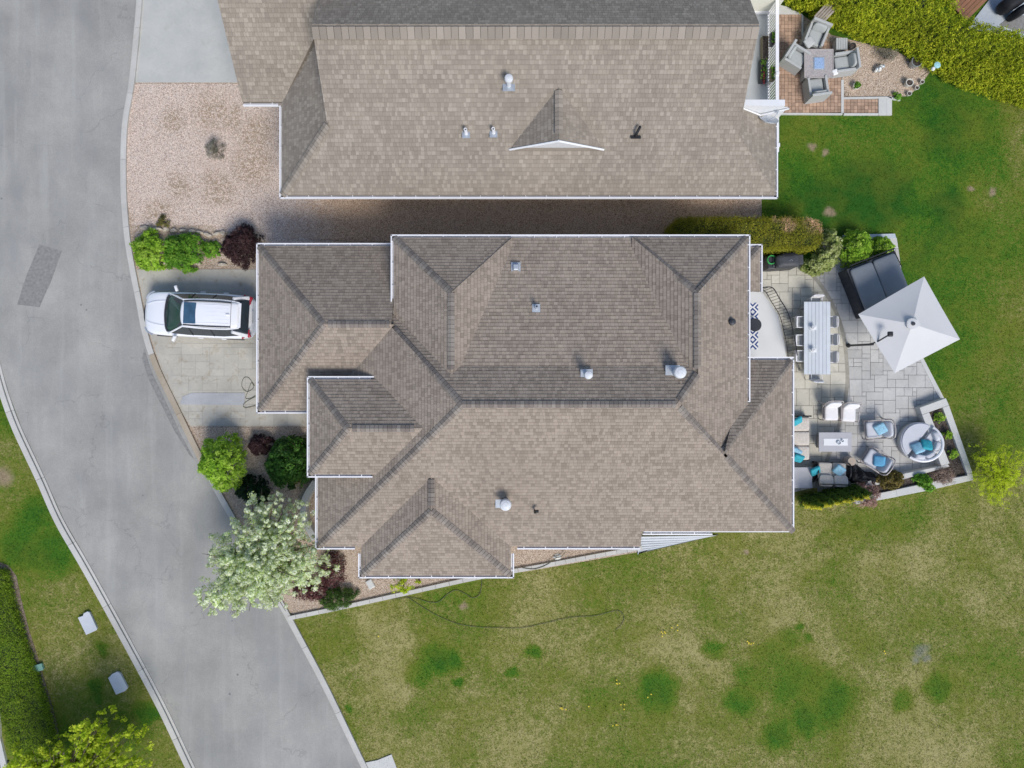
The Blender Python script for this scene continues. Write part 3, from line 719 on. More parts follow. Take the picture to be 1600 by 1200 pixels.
caps('hip_caps', [((-9.73, 5.36, 3.0), (-6.72, 2.12, 4.78)), ((-9.73, -1.12, 3.0), (-6.72, 2.12, 4.78)), ((-6.72, 2.12, 4.78), (-4.35, 2.12, 4.78)),
  ((-4.35, 2.10, 4.62), (-1.68, -.69, 6.08)), ((-7.49, -6.29, 3), (-1.68, -.69, 6.08)), ((5.57, -.69, 6.08), (7.45, -2.5, 5.05)), ((7.45, -2.45, 5.10), (10.57, -5.55, 3.42)),
  ((5.55, -.69, 6.09), (6.405, .35, 5.57)), ((6.405, .35, 5.56), (6.405, 3.16, 5.56)), ((8.63, 5.41, 4.3), (6.405, 3.16, 5.56)), ((4.25, 5.38, 4.3), (6.405, 3.16, 5.54)),
  ((-2.1, .33, 5.54), (-2.1, 3.16, 5.54)), ((-4.39, 5.41, 4.3), (-2.1, 3.16, 5.54)),
  ((10.57, 1.01, 3.42), (7.43, -2.36, 5.13)), ((-7.42, .278, 4.32), (-5.73, -1.55, 5.33)), ((-7.42, -3.38, 4.32), (-5.73, -1.55, 5.33)), ((-5.73, -1.55, 5.34), (-3.4, -1.55, 5.34)),
  ((-5.85, -7.39, 3), (-2.89, -4.54, 4.63)), ((.073, -7.39, 3), (-2.89, -4.54, 4.63)), ((-2.89, -4.54, 4.64), (-2.89, -3.4, 4.64)), ((9.5, 5.3, 3.1), (8.6, 4.4, 3.6))], M['cap'], house, trim=.17)
caps('main_ridge_caps', [((-1.68, -.69, 6.085), (5.55, -.69, 6.085))], M['cap'], house, wd=.24)
G_ = [((-9.73, 5.36), (-4.42, 5.36), N_, 3), ((-9.73, -1.12), (-9.73, 5.36), W_, 3), ((-9.73, -1.12), (-7.55, -1.12), S_, 3),
 ((-4.39, 5.41), (8.63, 5.41), N_, 4.3), ((-4.39, 2.45), (-4.39, 5.41), W_, 4.3), ((8.63, -.97), (8.63, 5.41), E_, 4.3),
 ((-7.42, -3.38), (-7.42, .278), W_, 4.32), ((-7.42, .278), (-5.0, .278), N_, 4.32), ((-7.42, -3.38), (-5.05, -3.38), S_, 4.32),
 ((-7.49, -6.29), (-7.49, -3.42), W_, 3), ((-7.49, -6.29), (-5.98, -6.29), S_, 3), ((-5.85, -7.39), (-5.85, -6.45), W_, 3), ((-5.85, -7.39), (.073, -7.39), S_, 3),
 ((.073, -7.39), (.073, -6.45), E_, 3), ((.2, -6.29), (4.88, -6.29), S_, 3), ((4.95, -5.55), (10.57, -5.55), S_, 3.4), ((10.57, -5.55), (10.57, .9), E_, 3.42),
 ((8.8, 1.01), (10.57, 1.01), N_, 3.42), ((9.5, 3.5), (9.5, 5.3), E_, 3.1), ((8.8, 5.3), (9.5, 5.3), N_, 3.1), ((4.95, -5.72), (7.6, -5.72), S_, 3.1)]
for a, b, o_, z in G_: gutter(a, b, o_, house, z)
def wallbox(root, x0, x1, y0, y1, z1, mat=None, z0=-.1):
    m = MB(); m.box(((x0+x1)/2, (y0+y1)/2, (z0+z1)/2), (x1-x0, y1-y0, z1-z0)); return m.build('wall', mat or M['stucco'], root)
for q in ((-9.25, -4.3, -.65, 4.9, 2.95), (-7.0, -2.0, -5.85, .0, 2.95), (-6.95, -4.4, -2.9, -.2, 4.25), (-4.0, 8.15, -.4, 4.95, 4.22), (-2.2, 4.4, -5.85, .2, 2.98), (4.2, 10.1, -5.1, .55, 3.35), (-5.4, -.4, -6.95, -5.6, 2.95), (8.0, 9.05, 3.8, 4.85, 3.05)):
    wallbox(house, *q)
def window(root, c, wd, h, face):
    """face: outward direction"""
    t = Vector((-face[1], face[0], 0)); o = Vector((*face, 0)); c = Vector(c)
    Mx = Matrix((t, o, Vector((0, 0, 1)))).transposed()
    m = MB()
    for s_ in (-1, 1):
        m.box(c+t*s_*(wd/2)+o*.03, (.07, .07, h+.07), M=Mx); m.box(c+Vector((0, 0, s_*h/2))+o*.032, (wd-.07, .07, .07), M=Mx)
    m.box(c+o*.03, (.05, .05, h-.07), M=Mx)
    f = m.build('window', M['trim'], root)
    p = MB(); p.box(c+o*.012, (wd-.05, .016, h-.05), M=Mx); p.build('pane', M['glass'], f)
for c, wd, h, f in (((-4, -6.95, 1.6), 1.6, 1.2, S_), ((-1.6, -6.95, 1.6), 1.6, 1.2, S_), ((2.5, -5.85, 1.6), 1.8, 1.2, S_), ((6, -5.1, 1.7), 1.6, 1.2, S_), ((8.4, -5.1, 1.7), 1.6, 1.2, S_), ((10.1, -1.5, 1.5), 2.2, 1.8, E_), ((10.1, -4, 1.6), 1.4, 1.4, E_), ((8.15, 2.2, 1.7), 2.4, 2.1, E_), ((-1, 4.95, 1.9), 1.2, 1, N_), ((3, 4.95, 1.9), 1.2, 1, N_), ((-7.0, -4.6, 1.7), 1.4, 1.3, W_)):
    window(house, c, wd, h, f)
m = MB(); m.box((-9.29, 1.7, 1.1), (.06, 4.9, 2.2)); gd = m.build('garage_door', M['trim'], house)
for i in range(4):
    m = MB(); m.box((-9.325, 1.7, .3+i*.53), (.02, 4.8, .47)); m.build('door_panel', M['trim'], gd)
m = MB(); m.box((-6.99, -1.5, 1.05), (.06, 1.0, 2.1)); m.build('front_door', M['redwood'], house)
# vents on the roofs
def vent(root, px, py, P, kind_, label=None):
    z = 4.5
    for _ in range(30): x, y = W2(px, py, z+.1); z = envz(P, x, y)
    x, y = W2(px, py, z+.1)
    if kind_ == 'cap':
        m = MB(); m.box((x, y, z+.03), (.42, .40, .03)); a = m.build('vent_flashing', M['galv'], root)
        m = MB(); m.lathe([(.08, 0), (.08, .44), (.13, .46), (.145, .50), (.145, .62), (.12, .66), (.05, .68), (0.001, .685)], (x, y, z)); m.build('vent_cap', M['ventwhite'], root, smooth=False)
    elif kind_ == 'bigcap':
        m = MB(); m.box((x-.12, y+.02, z+.05), (.50, .46, .03)); m.build('vent_flashing', M['galv'], root)
        m = MB(); m.lathe([(.14, 0), (.14, .45), (.19, .47), (.21, .51), (.21, .66), (.18, .70), (.08, .73), (0.001, .735)], (x, y, z), n=28); m.build('vent_cap', M['ventwhite'], root)
    elif kind_ == 'pipe':
        m = MB(); m.box((x, y-.03, z+.03), (.28, .30, .03)); m.build('vent_flashing', M['galv'], root)
        m = MB(); m.lathe([(.075, 0), (.06, .32), (.06, .42), (.04, .42), (.04, .25), (0.001, .25)], (x, y, z), n=16); m.build('vent_pipe', M['white'] if label else M['galv'], root)
    elif kind_ == 'box':
        m = MB(); m.box((x, y, z+.03), (.34, .34, .03)); m.build('vent_flashing', M['galv'], root)
        m = MB(); m.box((x, y-.02, z+.14), (.22, .24, .16), top=.8); m.build('vent_hood', M['galv'], root, bevel=.02)
    elif kind_ == 'dark':
        m = MB(); m.tube([(x, y, z), (x, y, z+.28), (x+.05, y+.05, z+.36), (x+.12, y+.04, z+.36)], .055, n=10); m.build('vent_pipe', M['black'], root)
    elif kind_ == 'gooseneck':
        m = MB(); m.box((x, y-.12, z+.02), (.36, .10, .04)); m.build('vent_flashing', M['black'], root)
        m = MB(); m.tube([(x, y-.1, z), (x, y-.05, z+.26), (x+.05, y+.05, z+.38), (x+.10, y+.14, z+.36)], .05, n=10); m.build('vent_pipe', M['black'], root)
    elif kind_ == 'darkbox':
        m = MB(); m.lathe([(.13, 0), (.12, .16), (.05, .2), (0.001, .2)], (x, y, z), n=10); m.build('vent_hood', M['tubside'], root)
vent(house, 806, 417, mH, 'box'); vent(house, 838, 480, mH, 'pipe'); vent(house, 917, 586, mH, 'cap'); vent(house, 1057, 582, mH, 'bigcap')
vent(house, 1144, 503, mH, 'darkbox'); vent(house, 790, 785, mH, 'bigcap'); vent(house, 836, 799, mH, 'dark')
# deck of the house with its black railing
dk = [W(1150, 455, .5), W(1191, 456, .5), W(1216, 492, .5), W(1227, 540, .5), W(1229, 560, .5), W(1150, 560, .5)]
m = MB(); m.prism([(p.x, p.y) for p in dk], .36, .5); m.build('deck', M['vinyl'], house)
rl = smooth_path([W(1178, 454.5, .5), W(1193, 455, .5), W(1204, 472, .5), W(1216, 492, .5), W(1223, 516, .5), W(1228, 540, .5), W(1230, 557, .5)], 6)
tt = MB(); tt.tube([p+Vector((0, 0, 1.03)) for p in rl], .022, n=6); rail = tt.build('railing', M['black'], house)
tt = MB(); tt.tube([p+Vector((0, 0, .10)) for p in rl], .016, n=6); tt.build('bottom_rail', M['black'], rail)
acc = 0
for i in range(1, len(rl)):
    a, b = rl[i-1], rl[i]; L = (b-a).length
    while acc < L:
        p = a.lerp(b, acc/L); tt = MB(); tt.box(p+Vector((0, 0, .56)), (.016, .016, .95)); tt.build('baluster', M['black'], rail); acc += .13
    acc -= L
# rug and table on that deck
rug = MB(); rug.prism([W2(1150, 473, .505), W2(1184.5, 473, .505), W2(1184.5, 546, .505), W2(1150, 546, .505)], .502, .508)
mm, n, l, b = newmat('rug_print'); p = pos(n, l); sp = n.new('ShaderNodeSeparateXYZ'); l.new(p, sp.inputs[0])
ox, oy = W2(1177.5, 509, .5)
fx = math_(n, l, 'ABSOLUTE', math_(n, l, 'SUBTRACT', sp.outputs['X'], ox-.04)); 
yy = math_(n, l, 'ABSOLUTE', math_(n, l, 'SUBTRACT', math_(n, l, 'FRACT', math_(n, l, 'MULTIPLY', math_(n, l, 'SUBTRACT', sp.outputs['Y'], oy), 1/.385)), .5))
dd = math_(n, l, 'ADD', math_(n, l, 'MULTIPLY', fx, 1/.385), yy)
wv = math_(n, l, 'FRACT', math_(n, l, 'MULTIPLY', dd, 2.2))
c = mix(n, l, math_(n, l, 'GREATER_THAN', wv, .5), (.78, .78, .76), (.03, .07, .22)); l.new(c, b.inputs['Base Color']); b.inputs['Roughness'].default_value = .95
o = rug.build('rug', mm); tag(o, 'white rug with blue diamonds on the bungalow deck, half under the eave', 'rug')
t = thing('side_table', 'small round dark table standing on the diamond rug by the deck door', 'table', W(1174, 509, .51))
m = MB(); m.lathe([(.001, .45), (.26, .45), (.27, .44), (.26, .42), (.001, .42)], n=24); m.build('tabletop', M['tubside'], t)
m = MB(); m.tube([(0, 0, 0), (0, 0, .43)], .03); m.build('leg', M['black'], t)

# ------------------------------------------------------------------ the neighbour's house
nh = thing('neighbour_house', 'large steep-roofed house with a small dormer and a white-railed deck, along the top edge', 'house')
mS = .755; zR = 6.6; yR = 562*23.4*K; xE = 8.17; xW = -6.61
def zs(y): return zR-mS*(yR-y)
yE = 290*27*K
mN = [
 Plane([(-8.85, yE), (10.12, yE), (8.17, yE+1.95), (8.17, yR), (xW, yR), (xW, yE+2.2), (-6.62, yE+2.2)], 3.0, (zR-3.0)/(yR-yE), (0, yE), S_),
 Plane([(10.12, yE), (10.12, 10.02), (8.17, 10.02), (8.17, yE+1.95)], 3.0, .755, (10.12, 0), E_),
 Plane([(xW, yR), (xE, yR), (xE, 17.5), (xW, 17.5)], zR, .70, (0, yR), N_),
 Plane([(-8.85, yE), (xW+.05, yE+2.22), (xW+.05, 13.2), (-8.85, 10.7)], 3.0, .75, (-8.85, 0), W_),
 Plane([(-10.24, 10.6), (-8.8, 10.6), (-6.0, 13.6), (-6.0, 17.0), (-10.24, 17.0)], 3.0, .85, (0, 10.6), S_),
 # dormer
 Plane([(1.63, 8.48), (1.63, 10.35), (-.07, 8.60)], 5.42, .75, (1.63, 0), W_),
 Plane([(1.63, 8.48), (3.34, 8.60), (1.63, 10.35)], 5.42, .75, (1.63, 0), E_),
 # west stub roof
 Plane([(-10.62, 13.0), (-10.18, 13.0), (-10.18, 17), (-10.62, 17)], 3.2, .3, (-10.62, 0), W_),
]
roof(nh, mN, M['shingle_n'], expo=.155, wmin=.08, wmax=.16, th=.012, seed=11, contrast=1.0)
caps('ridge_caps', [((xW, yR-.10, zR+.0), (xE, yR-.10, zR+.0))], M['cap_n'], nh, wd=.62, step=.24, drop=.20)
caps('hip_caps', [((-8.85, yE, 3.0), (xW, yE+2.2, 4.68)), ((1.63, 8.5, 5.42), (1.63, 10.2, 5.42))], M['cap_n'], nh, wd=.28, trim=.17)
for a, b, o_, z in (((-8.85, yE), (10.12, yE), S_, 3), ((10.12, yE), (10.12, 10.0), E_, 3), ((-8.85, yE), (-8.85, 10.6), W_, 3), ((-10.24, 10.6), (-8.9, 10.6), S_, 3), ((-10.62, 13.0), (-10.3, 13.0), S_, 3.2)): gutter(a, b, o_, nh, z)
# dormer gable front
zf = zs(8.6)
m = MB(); m.poly([(-.07, 8.62, 4.12), (3.34, 8.62, 4.12), (1.63, 8.50, 5.36)]); m.build('dormer_face', M['trim'], nh)
for s_ in (-1, 1):
    m = MB(); m.tube([(1.63, 8.44, 5.40), (1.63+s_*1.72, 8.56, 4.13)], .045, n=4); m.build('barge_board', M['trim'], nh)
# walls
for q in ((-8.4, 7.8, 8.0, 17, 2.95), (7.8, 9.6, 8.0, 9.3, 2.95), (-9.8, -6.2, 11.95, 17, 2.95)): wallbox(nh, *q, mat=M['cream'])
for x_ in (7.8, -6.3):
    m = MB(); m.poly([(x_, yR, zR-.3), (x_, 8.1, 2.8), (x_, 17, 2.8)]); m.build('gable_wall', M['cream'], nh)
# deck end: white beam and gable board
m = MB(); m.box((9.02, 10.13, 4.40), (1.62, .22, .16)); m.build('white_beam', M['trim'], nh)
m = MB(); m.poly([(8.2, 10.03, 4.42), (10.0, 10.03, 4.36), (10.05, 10.03, 3.12)]); m.build('gable_board', M['trim'], nh)
m = MB(); m.tube([(8.2, 9.99, 4.46), (9.2, 9.96, 3.75), (10.05, 9.99, 4.3)], .035, n=4); m.build('barge_board', M['trim'], nh)
m = MB(); m.prism([(7.8, 9.4), (10.62, 9.4), (10.62, 18), (7.8, 18)], .62, .8); dck = m.build('deck', M['greydeck'], nh)
m = MB(); m.box((9.25, 15.9, 2.3), (3.1, 1.3, 3.0)); m.build('wall', M['cream'], nh)
m = MB(); m.box((9.25, 15.22, .95), (3.1, .05, .16)); m.build('skirting', M['white'], nh)
m = MB(); m.box((10.52, 13.3, 1.88), (.13, 8.2, .05)); rl_ = m.build('deck_railing', M['white'], nh)
m = MB(); m.box((10.52, 13.3, .9), (.06, 8.2, .05)); m.build('bottom_rail', M['white'], rl_)
for i in range(66):
    m = MB(); m.box((10.52, 9.5+i*.12, 1.38), (.04, .04, .92)); m.build('baluster', M['white'], rl_)
m = MB(); m.box((10.52, 9.45, 1.4), (.14, .14, 1.2)); m.build('rail_post', M['white'], rl_)
m = MB(); m.box((10.52, 12.3, 1.4), (.12, .12, 1.1)); m.build('rail_post', M['white'], rl_)
for px, py, k_ in ((795, 132, 'cap'), (728, 207, 'pipe'), (771, 206, 'pipe'), (994, 208, 'gooseneck')): vent(nh, px, py, mN, k_, label='w')
# satellite dish
z = 3.6
for _ in range(20): x, y = W2(1196, 186, z); 
dx, dy = W2(1200, 189, 3.75)
m = MB(); m.lathe([(.001, -.02), (.15, .0), (.28, .05), (.36, .10), (.375, .105), (.36, .09), (.28, .035), (.15, -.015), (.001, -.035)], n=28)
d = m.build('satellite_dish', M['greyplastic'], nh, smooth=True); d.location = (dx, dy, 3.72); d.rotation_euler = (R(-38), R(30), R(20))
m = MB(); m.tube([(dx-.1, dy+.1, 3.25), (dx, dy, 3.7)], .03); m.build('dish_mast', M['greyplastic'], nh)
m = MB(); m.tube([(0, 0, -.02), (0, -.2, .25), (0, -.25, .42)], .018); m.box((0, -.26, .45), (.08, .06, .1)); m.build('receiver_arm', M['greyplastic'], d)

# ------------------------------------------------------------------ foliage
def leaves(name, parent, pts, nrm, size, mat, a, off, up=.35, aspect=.5, kind=None):
    """one small folded leaf per point"""
    n = len(pts); pts = np.asarray(pts)-np.asarray(off)
    size = size*rng.uniform(.6, 1.35, n)[:, None]
    nr = np.asarray(nrm)+rng.normal(0, .55, (n, 3)); nr[:, 2] += up; nr /= np.linalg.norm(nr, axis=1)[:, None]+1e-9
    t = rng.normal(0, 1, (n, 3)); t -= (t*nr).sum(1)[:, None]*nr; t /= np.linalg.norm(t, axis=1)[:, None]+1e-9
    s_ = np.cross(nr, t)
    v = np.empty((n, 4, 3)); v[:, 0] = pts-t*size*.5; v[:, 1] = pts+s_*size*aspect*.5+nr*size*.12; v[:, 2] = pts+t*size*.5; v[:, 3] = pts-s_*size*aspect*.5+nr*size*.12
    me = bpy.data.meshes.new(name)
    me.vertices.add(n*4); me.vertices.foreach_set('co', v.reshape(-1))
    me.loops.add(n*4); me.loops.foreach_set('vertex_index', np.arange(n*4, dtype=np.int32))
    me.polygons.add(n); me.polygons.foreach_set('loop_start', np.arange(0, n*4, 4, dtype=np.int32)); me.polygons.foreach_set('loop_total', np.full(n, 4, dtype=np.int32))
    at = me.attributes.new('v', 'FLOAT', 'FACE'); at.data.foreach_set('value', np.clip(a, 0, 1).astype(np.float32))
    me.materials.append(mat); me.update(calc_edges=True)
    o = bpy.data.objects.new(name, me); C.objects.link(o); o.parent = parent
    KIDS.setdefault(parent.name, []).append(o)
    return o
def in_poly_pts(poly, n):
    xs = [p[0] for p in poly]; ys = [p[1] for p in poly]; out = []
    while len(out) < n:
        p = (random.uniform(min(xs), max(xs)), random.uniform(min(ys), max(ys)))
        if inside(p, poly): out.append(p)
    return out
def bdist(p, poly):
    d = 9e9
    for i in range(len(poly)):
        a, b = poly[i-1], poly[i]; ex, ey = b[0]-a[0], b[1]-a[1]
        L = ex*ex+ey*ey or 1e-9; t = max(0, min(1, ((p[0]-a[0])*ex+(p[1]-a[1])*ey)/L))
        d = min(d, math.hypot(p[0]-a[0]-ex*t, p[1]-a[1]-ey*t))
    return d
def canopy(name, label, cat, outline, z0, z1, clumps, per, leaf, mat, crad=.14, name2='foliage', stem=True, base=None, group=None, shape='dome', low=.35, aspect=.5, zp=None, up=.35, spiky=0, stems=10, stem_r=.02, lumpy=.34, gaps=None):
    """a plant whose crown fills an uneven outline; outline px given at the crown's mid height"""
    zm = zp if zp is not None else z0+(z1-z0)*.55
    poly = [W2(*p, zm) for p in outline]
    if area(poly) < 0: poly = poly[::-1]
    cx = sum(p[0] for p in poly)/len(poly); cy = sum(p[1] for p in poly)/len(poly)
    bx, by = (cx, cy) if base is None else W2(*base)
    t = thing(name, label, cat, (bx, by, 0), 0, group)
    cl = in_poly_pts(poly, int(clumps*.8)); D = [bdist(p, poly) for p in cl]; dm = max(D)
    P = []; Nn = []; A = []; tops = []
    for p, d in zip(cl, D):
        f = min(1, d/dm)
        if shape == 'dome': h = math.sqrt(max(0, 1-(1-f)**2))
        elif shape == 'box': h = 1.0
        else: h = f
        lz = random.choice((1, 1, 1, random.uniform(low, 1)))
        z = z0+(z1-z0)*max(.08, h*lz*(1-random.random()*lumpy))
        cr = crad*random.uniform(.6, 1.3); k = int(per*random.uniform(.6, 1.4))
        q = rng.normal(0, 1, (k, 3)); q /= np.linalg.norm(q, axis=1)[:, None]; q[:, 2] = np.abs(q[:, 2])*1.0-.15
        out = np.array([p[0]-cx, p[1]-cy, .6*(z1-z0)]); out /= np.linalg.norm(out)+1e-9
        P.append(np.array([p[0], p[1], z])+q*cr*rng.uniform(.55, 1, k)[:, None]); Nn.append(q*.8+out*.5)
        A.append(np.full(k, random.random()*.55)+rng.uniform(0, .45, k)); tops.append((p[0], p[1], z))
    leaves(name2, t, np.concatenate(P), np.concatenate(Nn), leaf*1.15, mat, np.concatenate(A), (bx, by, 0), up=up, aspect=aspect)
    if stem:
        m = MB(); r = stem_r
        for q in random.sample(tops, min(stems, len(tops))):
            a = Vector((0, 0, 0)); b = Vector((q[0]-bx, q[1]-by, q[2])); mid = a.lerp(b, .5)+Vector((random.uniform(-.06, .06), random.uniform(-.06, .06), .10*(z1-z0)))
            m.tube(smooth_path([a, mid, b], 3), [r, r*.9, r*.8, r*.6, r*.5, r*.35, r*.2][:7], n=5)
        m.build('stems', M['bark'], t)
    return t
def blob(cx, cy, rx, ry=None, n=13, j=.22, rot=0):
    ry = ry or rx; o = []
    for i in range(n):
        th = 2*math.pi*i/n; k = 1+random.uniform(-j, j); x = rx*k*math.cos(th); y = ry*k*math.sin(th)
        o.append((cx+x*math.cos(rot)-y*math.sin(rot), cy+x*math.sin(rot)+y*math.cos(rot)))
    return o
L_lime = leafmat('lime_leaves', (.14, .30, .02), (.32, .54, .04), (.55, .70, .14))
L_green = leafmat('fresh_green_leaves', (.06, .19, .014), (.16, .37, .03), (.34, .54, .07))
L_purple = leafmat('dark_purple_leaves', (.022, .010, .012), (.060, .028, .030), (.12, .065, .065), trans=.2)
L_maroon = leafmat('maroon_leaves', (.045, .014, .016), (.11, .035, .035), (.20, .10, .09), trans=.2)
L_dark = leafmat('dark_green_leaves', (.014, .05, .008), (.045, .14, .018), (.13, .28, .045))
L_fir = leafmat('deep_green_leaves', (.006, .020, .008), (.014, .045, .014), (.03, .085, .022))
L_juniper = leafmat('juniper_leaves', (.03, .08, .012), (.075, .15, .025), (.15, .24, .05))
L_acid = leafmat('acid_yellow_leaves', (.36, .50, .012), (.60, .72, .03), (.80, .86, .08), trans=.45)
L_maple = leafmat('yellow_green_leaves', (.26, .40, .015), (.48, .60, .03), (.70, .76, .07), trans=.45)
L_varie = leafmat('variegated_leaves', (.18, .27, .05), (.44, .50, .17), (.72, .76, .40))
L_hedge = leafmat('clipped_hedge_leaves', (.11, .14, .010), (.29, .29, .022), (.50, .46, .05), patch=((.85, .56, .34), 7, .42, .52), spots=[(1250, 358, 17), (1262, 366, 12), (1210, 362, 12), (1192, 354, 6), (1180, 348, 3), (1208, 368, 7)])
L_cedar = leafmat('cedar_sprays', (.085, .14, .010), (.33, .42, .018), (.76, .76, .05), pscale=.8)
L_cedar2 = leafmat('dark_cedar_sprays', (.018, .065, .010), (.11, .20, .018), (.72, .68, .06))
L_low = leafmat('soft_hedge_leaves', (.11, .21, .012), (.21, .34, .02), (.38, .46, .04))
L_bronze = leafmat('bronze_leaves', (.07, .065, .015), (.20, .16, .04), (.34, .25, .08))
L_twig = leafmat('twiggy_brown_leaves', (.16, .11, .085), (.30, .21, .16), (.44, .34, .28), trans=.1)
L_pinkbud = leafmat('pink_bud_leaves', (.22, .12, .10), (.38, .23, .19), (.52, .38, .33), trans=.2)
L_bloss = leafmat('blossom_and_leaf', (.42, .52, .26), (.84, .90, .64), (.97, .98, .86), trans=.5)
L_blossleaf = leafmat('young_blossom_leaves', (.26, .40, .10), (.48, .62, .18), (.72, .80, .36), trans=.4)
L_olive = leafmat('olive_leaves', (.09, .09, .02), (.18, .17, .05), (.28, .26, .10))
L_dry = leafmat('dry_grey_leaves', (.10, .10, .07), (.20, .19, .14), (.33, .31, .25), trans=.1)
# shrubs by the gravel yard
canopy('shrub', 'bright lime shrub nearest the road, left of the row above the white car', 'shrub', blob(229, 388, 27, 30), 0, 1.0, 260, 34, .085, L_lime, .13)
canopy('shrub', 'mid-green rounded shrub in the row above the white car, second from the road', 'shrub', blob(284, 391, 33, 29), 0, 1.0, 300, 36, .075, L_green, .13)
canopy('shrub', 'small loose green plant between the rounded green shrub and the dark purple one', 'shrub', blob(330, 389, 15, 13), 0, .4, 60, 22, .08, L_green, .10)
canopy('shrub', 'dark purple barberry with spiky twigs touching the garage corner', 'shrub', blob(374, 383, 27, 29), 0, 1.25, 300, 34, .085, L_purple, .13, aspect=.3)
canopy('shrub', 'tiny olive tuft on the pink gravel above the row of rocks', 'shrub', blob(255, 347, 10, 10), 0, .3, 30, 22, .06, L_olive, .08)
canopy('shrub', 'sparse grey-green dried bush alone in the middle of the pink gravel', 'shrub', blob(335, 232, 15, 15, j=.25), 0, .6, 60, 18, .09, L_dry, .12, aspect=.15, stems=30, stem_r=.012)
# front bed
canopy('small_tree', 'light green bushy tree leaning over the road kerb below the driveway', 'tree', blob(344, 723, 38, 44), .3, 2.2, 330, 36, .085, L_lime, .16, low=.2, stems=24, stem_r=.03)
canopy('shrub', 'small dark purple ball shrub between the light green tree and the big dark shrub', 'shrub', blob(407, 696, 19, 16), 0, .8, 120, 36, .07, L_purple, .10)
canopy('shrub', 'large dark green glossy shrub against the front wall under the entry roof', 'shrub', blob(448, 718, 37, 42), 0, 1.6, 360, 34, .10, L_dark, .15)
canopy('shrub', 'deep green round yew above the blossom tree', 'shrub', blob(394, 765, 24, 22), 0, .95, 180, 36, .075, L_fir, .12)
canopy('shrub', 'flat olive-green shrub filling the gap below the big dark shrub', 'shrub', blob(456, 744, 24, 11), 0, .5, 90, 26, .08, L_olive, .10)
canopy('shrub', 'maroon twiggy shrub half under the right side of the blossom tree', 'shrub', blob(516, 893, 22, 26, j=.2), 0, .9, 150, 22, .08, L_maroon, .13, stems=30, stem_r=.012, aspect=.35)
canopy('shrub', 'maroon shrub at the gravel tip by the road, below the blossom tree', 'shrub', blob(482, 920, 24, 20, j=.2), 0, .7, 130, 20, .08, L_maroon, .13, stems=30, stem_r=.012, aspect=.35)
canopy('shrub', 'low green juniper spilling over the concrete edging beside the maroon shrubs', 'shrub', blob(528, 938, 27, 17, rot=-.3), 0, .6, 170, 36, .08, L_juniper, .11, aspect=.22)
canopy('sapling', 'thin yellow-green sapling in the gravel below the south bay', 'sapling', blob(628, 915, 17, 11, j=.3), .2, 1.0, 42, 14, .075, L_maple, .10, stems=14, stem_r=.012)
canopy('shrub', 'tiny yellow-green sprig at the south bay gutter', 'shrub', blob(655, 908, 6, 4), 0, .3, 10, 14, .06, L_maple, .06)
# blossom tree: trunk and limbs, then crown in clumps along them
def blossom():
    bx, by = W2(425, 862)
    t = thing('blossom_tree', 'large white-blossomed tree overhanging the road and the front bed', 'tree', (bx, by, 0))
    out = [(428, 762), (440, 775), (444, 800), (470, 783), (482, 800), (480, 840), (508, 838), (516, 850), (510, 868), (518, 895), (500, 918), (470, 918), (440, 925), (436, 962), (420, 948), (400, 955), (370, 965), (340, 960), (318, 955), (298, 945), (306, 928), (330, 912), (344, 898), (335, 880), (314, 872), (318, 850), (324, 832), (352, 835), (362, 815), (378, 812), (382, 780), (400, 778), (412, 790)]
    ccx = sum(p[0] for p in out)/len(out); ccy = sum(p[1] for p in out)/len(out); out = [(ccx+(a_-ccx)*1.13, ccy+(b_-ccy)*1.10) for a_, b_ in out]
    zc = 3.2; poly = [W2(*p, zc) for p in out]
    if area(poly) < 0: poly = poly[::-1]
    P = []; Nn = []; A = []; m = MB(); P2 = []; N2 = []; A2 = []
    m.tube(smooth_path([(0, 0, 0), (.03, 0, .7), (-.05, .05, 1.4)], 4), [.13, .125, .12, .115, .11, .105, .10, .095, .09], n=8)
    m.build('trunk', M['bark'], t)
    ends = in_poly_pts(poly, 400); br = MB(); cxx = sum(p[0] for p in poly)/len(poly)
    for ie, e in enumerate(ends):
        d = bdist(e, poly); f = min(1, d/1.1); z = 1.9+2.1*math.sqrt(max(0, 1-(1-f)**2))*random.uniform(.72, 1)
        a = Vector((random.uniform(-.08, .08), random.uniform(-.08, .08), random.uniform(.9, 1.5))); b = Vector((e[0]-bx, e[1]-by, z))
        mid = a.lerp(b, .45)+Vector((0, 0, .3)); pth = smooth_path([a, mid, b], 4)
        if ie % 4 == 0: br.tube(pth, [.045*(1-i/(len(pth)+.5)) for i in range(len(pth))], n=5)
        for k in range(5):
            c = pth[max(3, int(len(pth)*(.6+.4*random.random())))-1]+Vector((random.gauss(0, .15), random.gauss(0, .15), random.gauss(.04, .14)))
            kk = 26; q = rng.normal(0, 1, (kk, 3)); q /= np.linalg.norm(q, axis=1)[:, None]; rad = .085*random.uniform(.7, 1.4)
            P.append(np.array([c.x, c.y, c.z])+q*rad*rng.uniform(.5, 1, kk)[:, None]); Nn.append(q); A.append(np.full(kk, random.random()*.5)+rng.uniform(.12, .55, kk))
            kk = 9; q = rng.normal(0, 1, (kk, 3)); q /= np.linalg.norm(q, axis=1)[:, None]
            P2.append(np.array([c.x, c.y, c.z])+q*rad*1.25); N2.append(q); A2.append(rng.uniform(0, 1, kk))
    br.build('limbs', M['bark'], t)
    leaves('blossom', t, np.concatenate(P), np.concatenate(Nn), .072, L_bloss, np.concatenate(A), (0, 0, 0), aspect=.8, up=1.0)
    leaves('foliage', t, np.concatenate(P2), np.concatenate(N2), .075, L_blossleaf, np.concatenate(A2), (0, 0, 0), aspect=.5)
blossom()
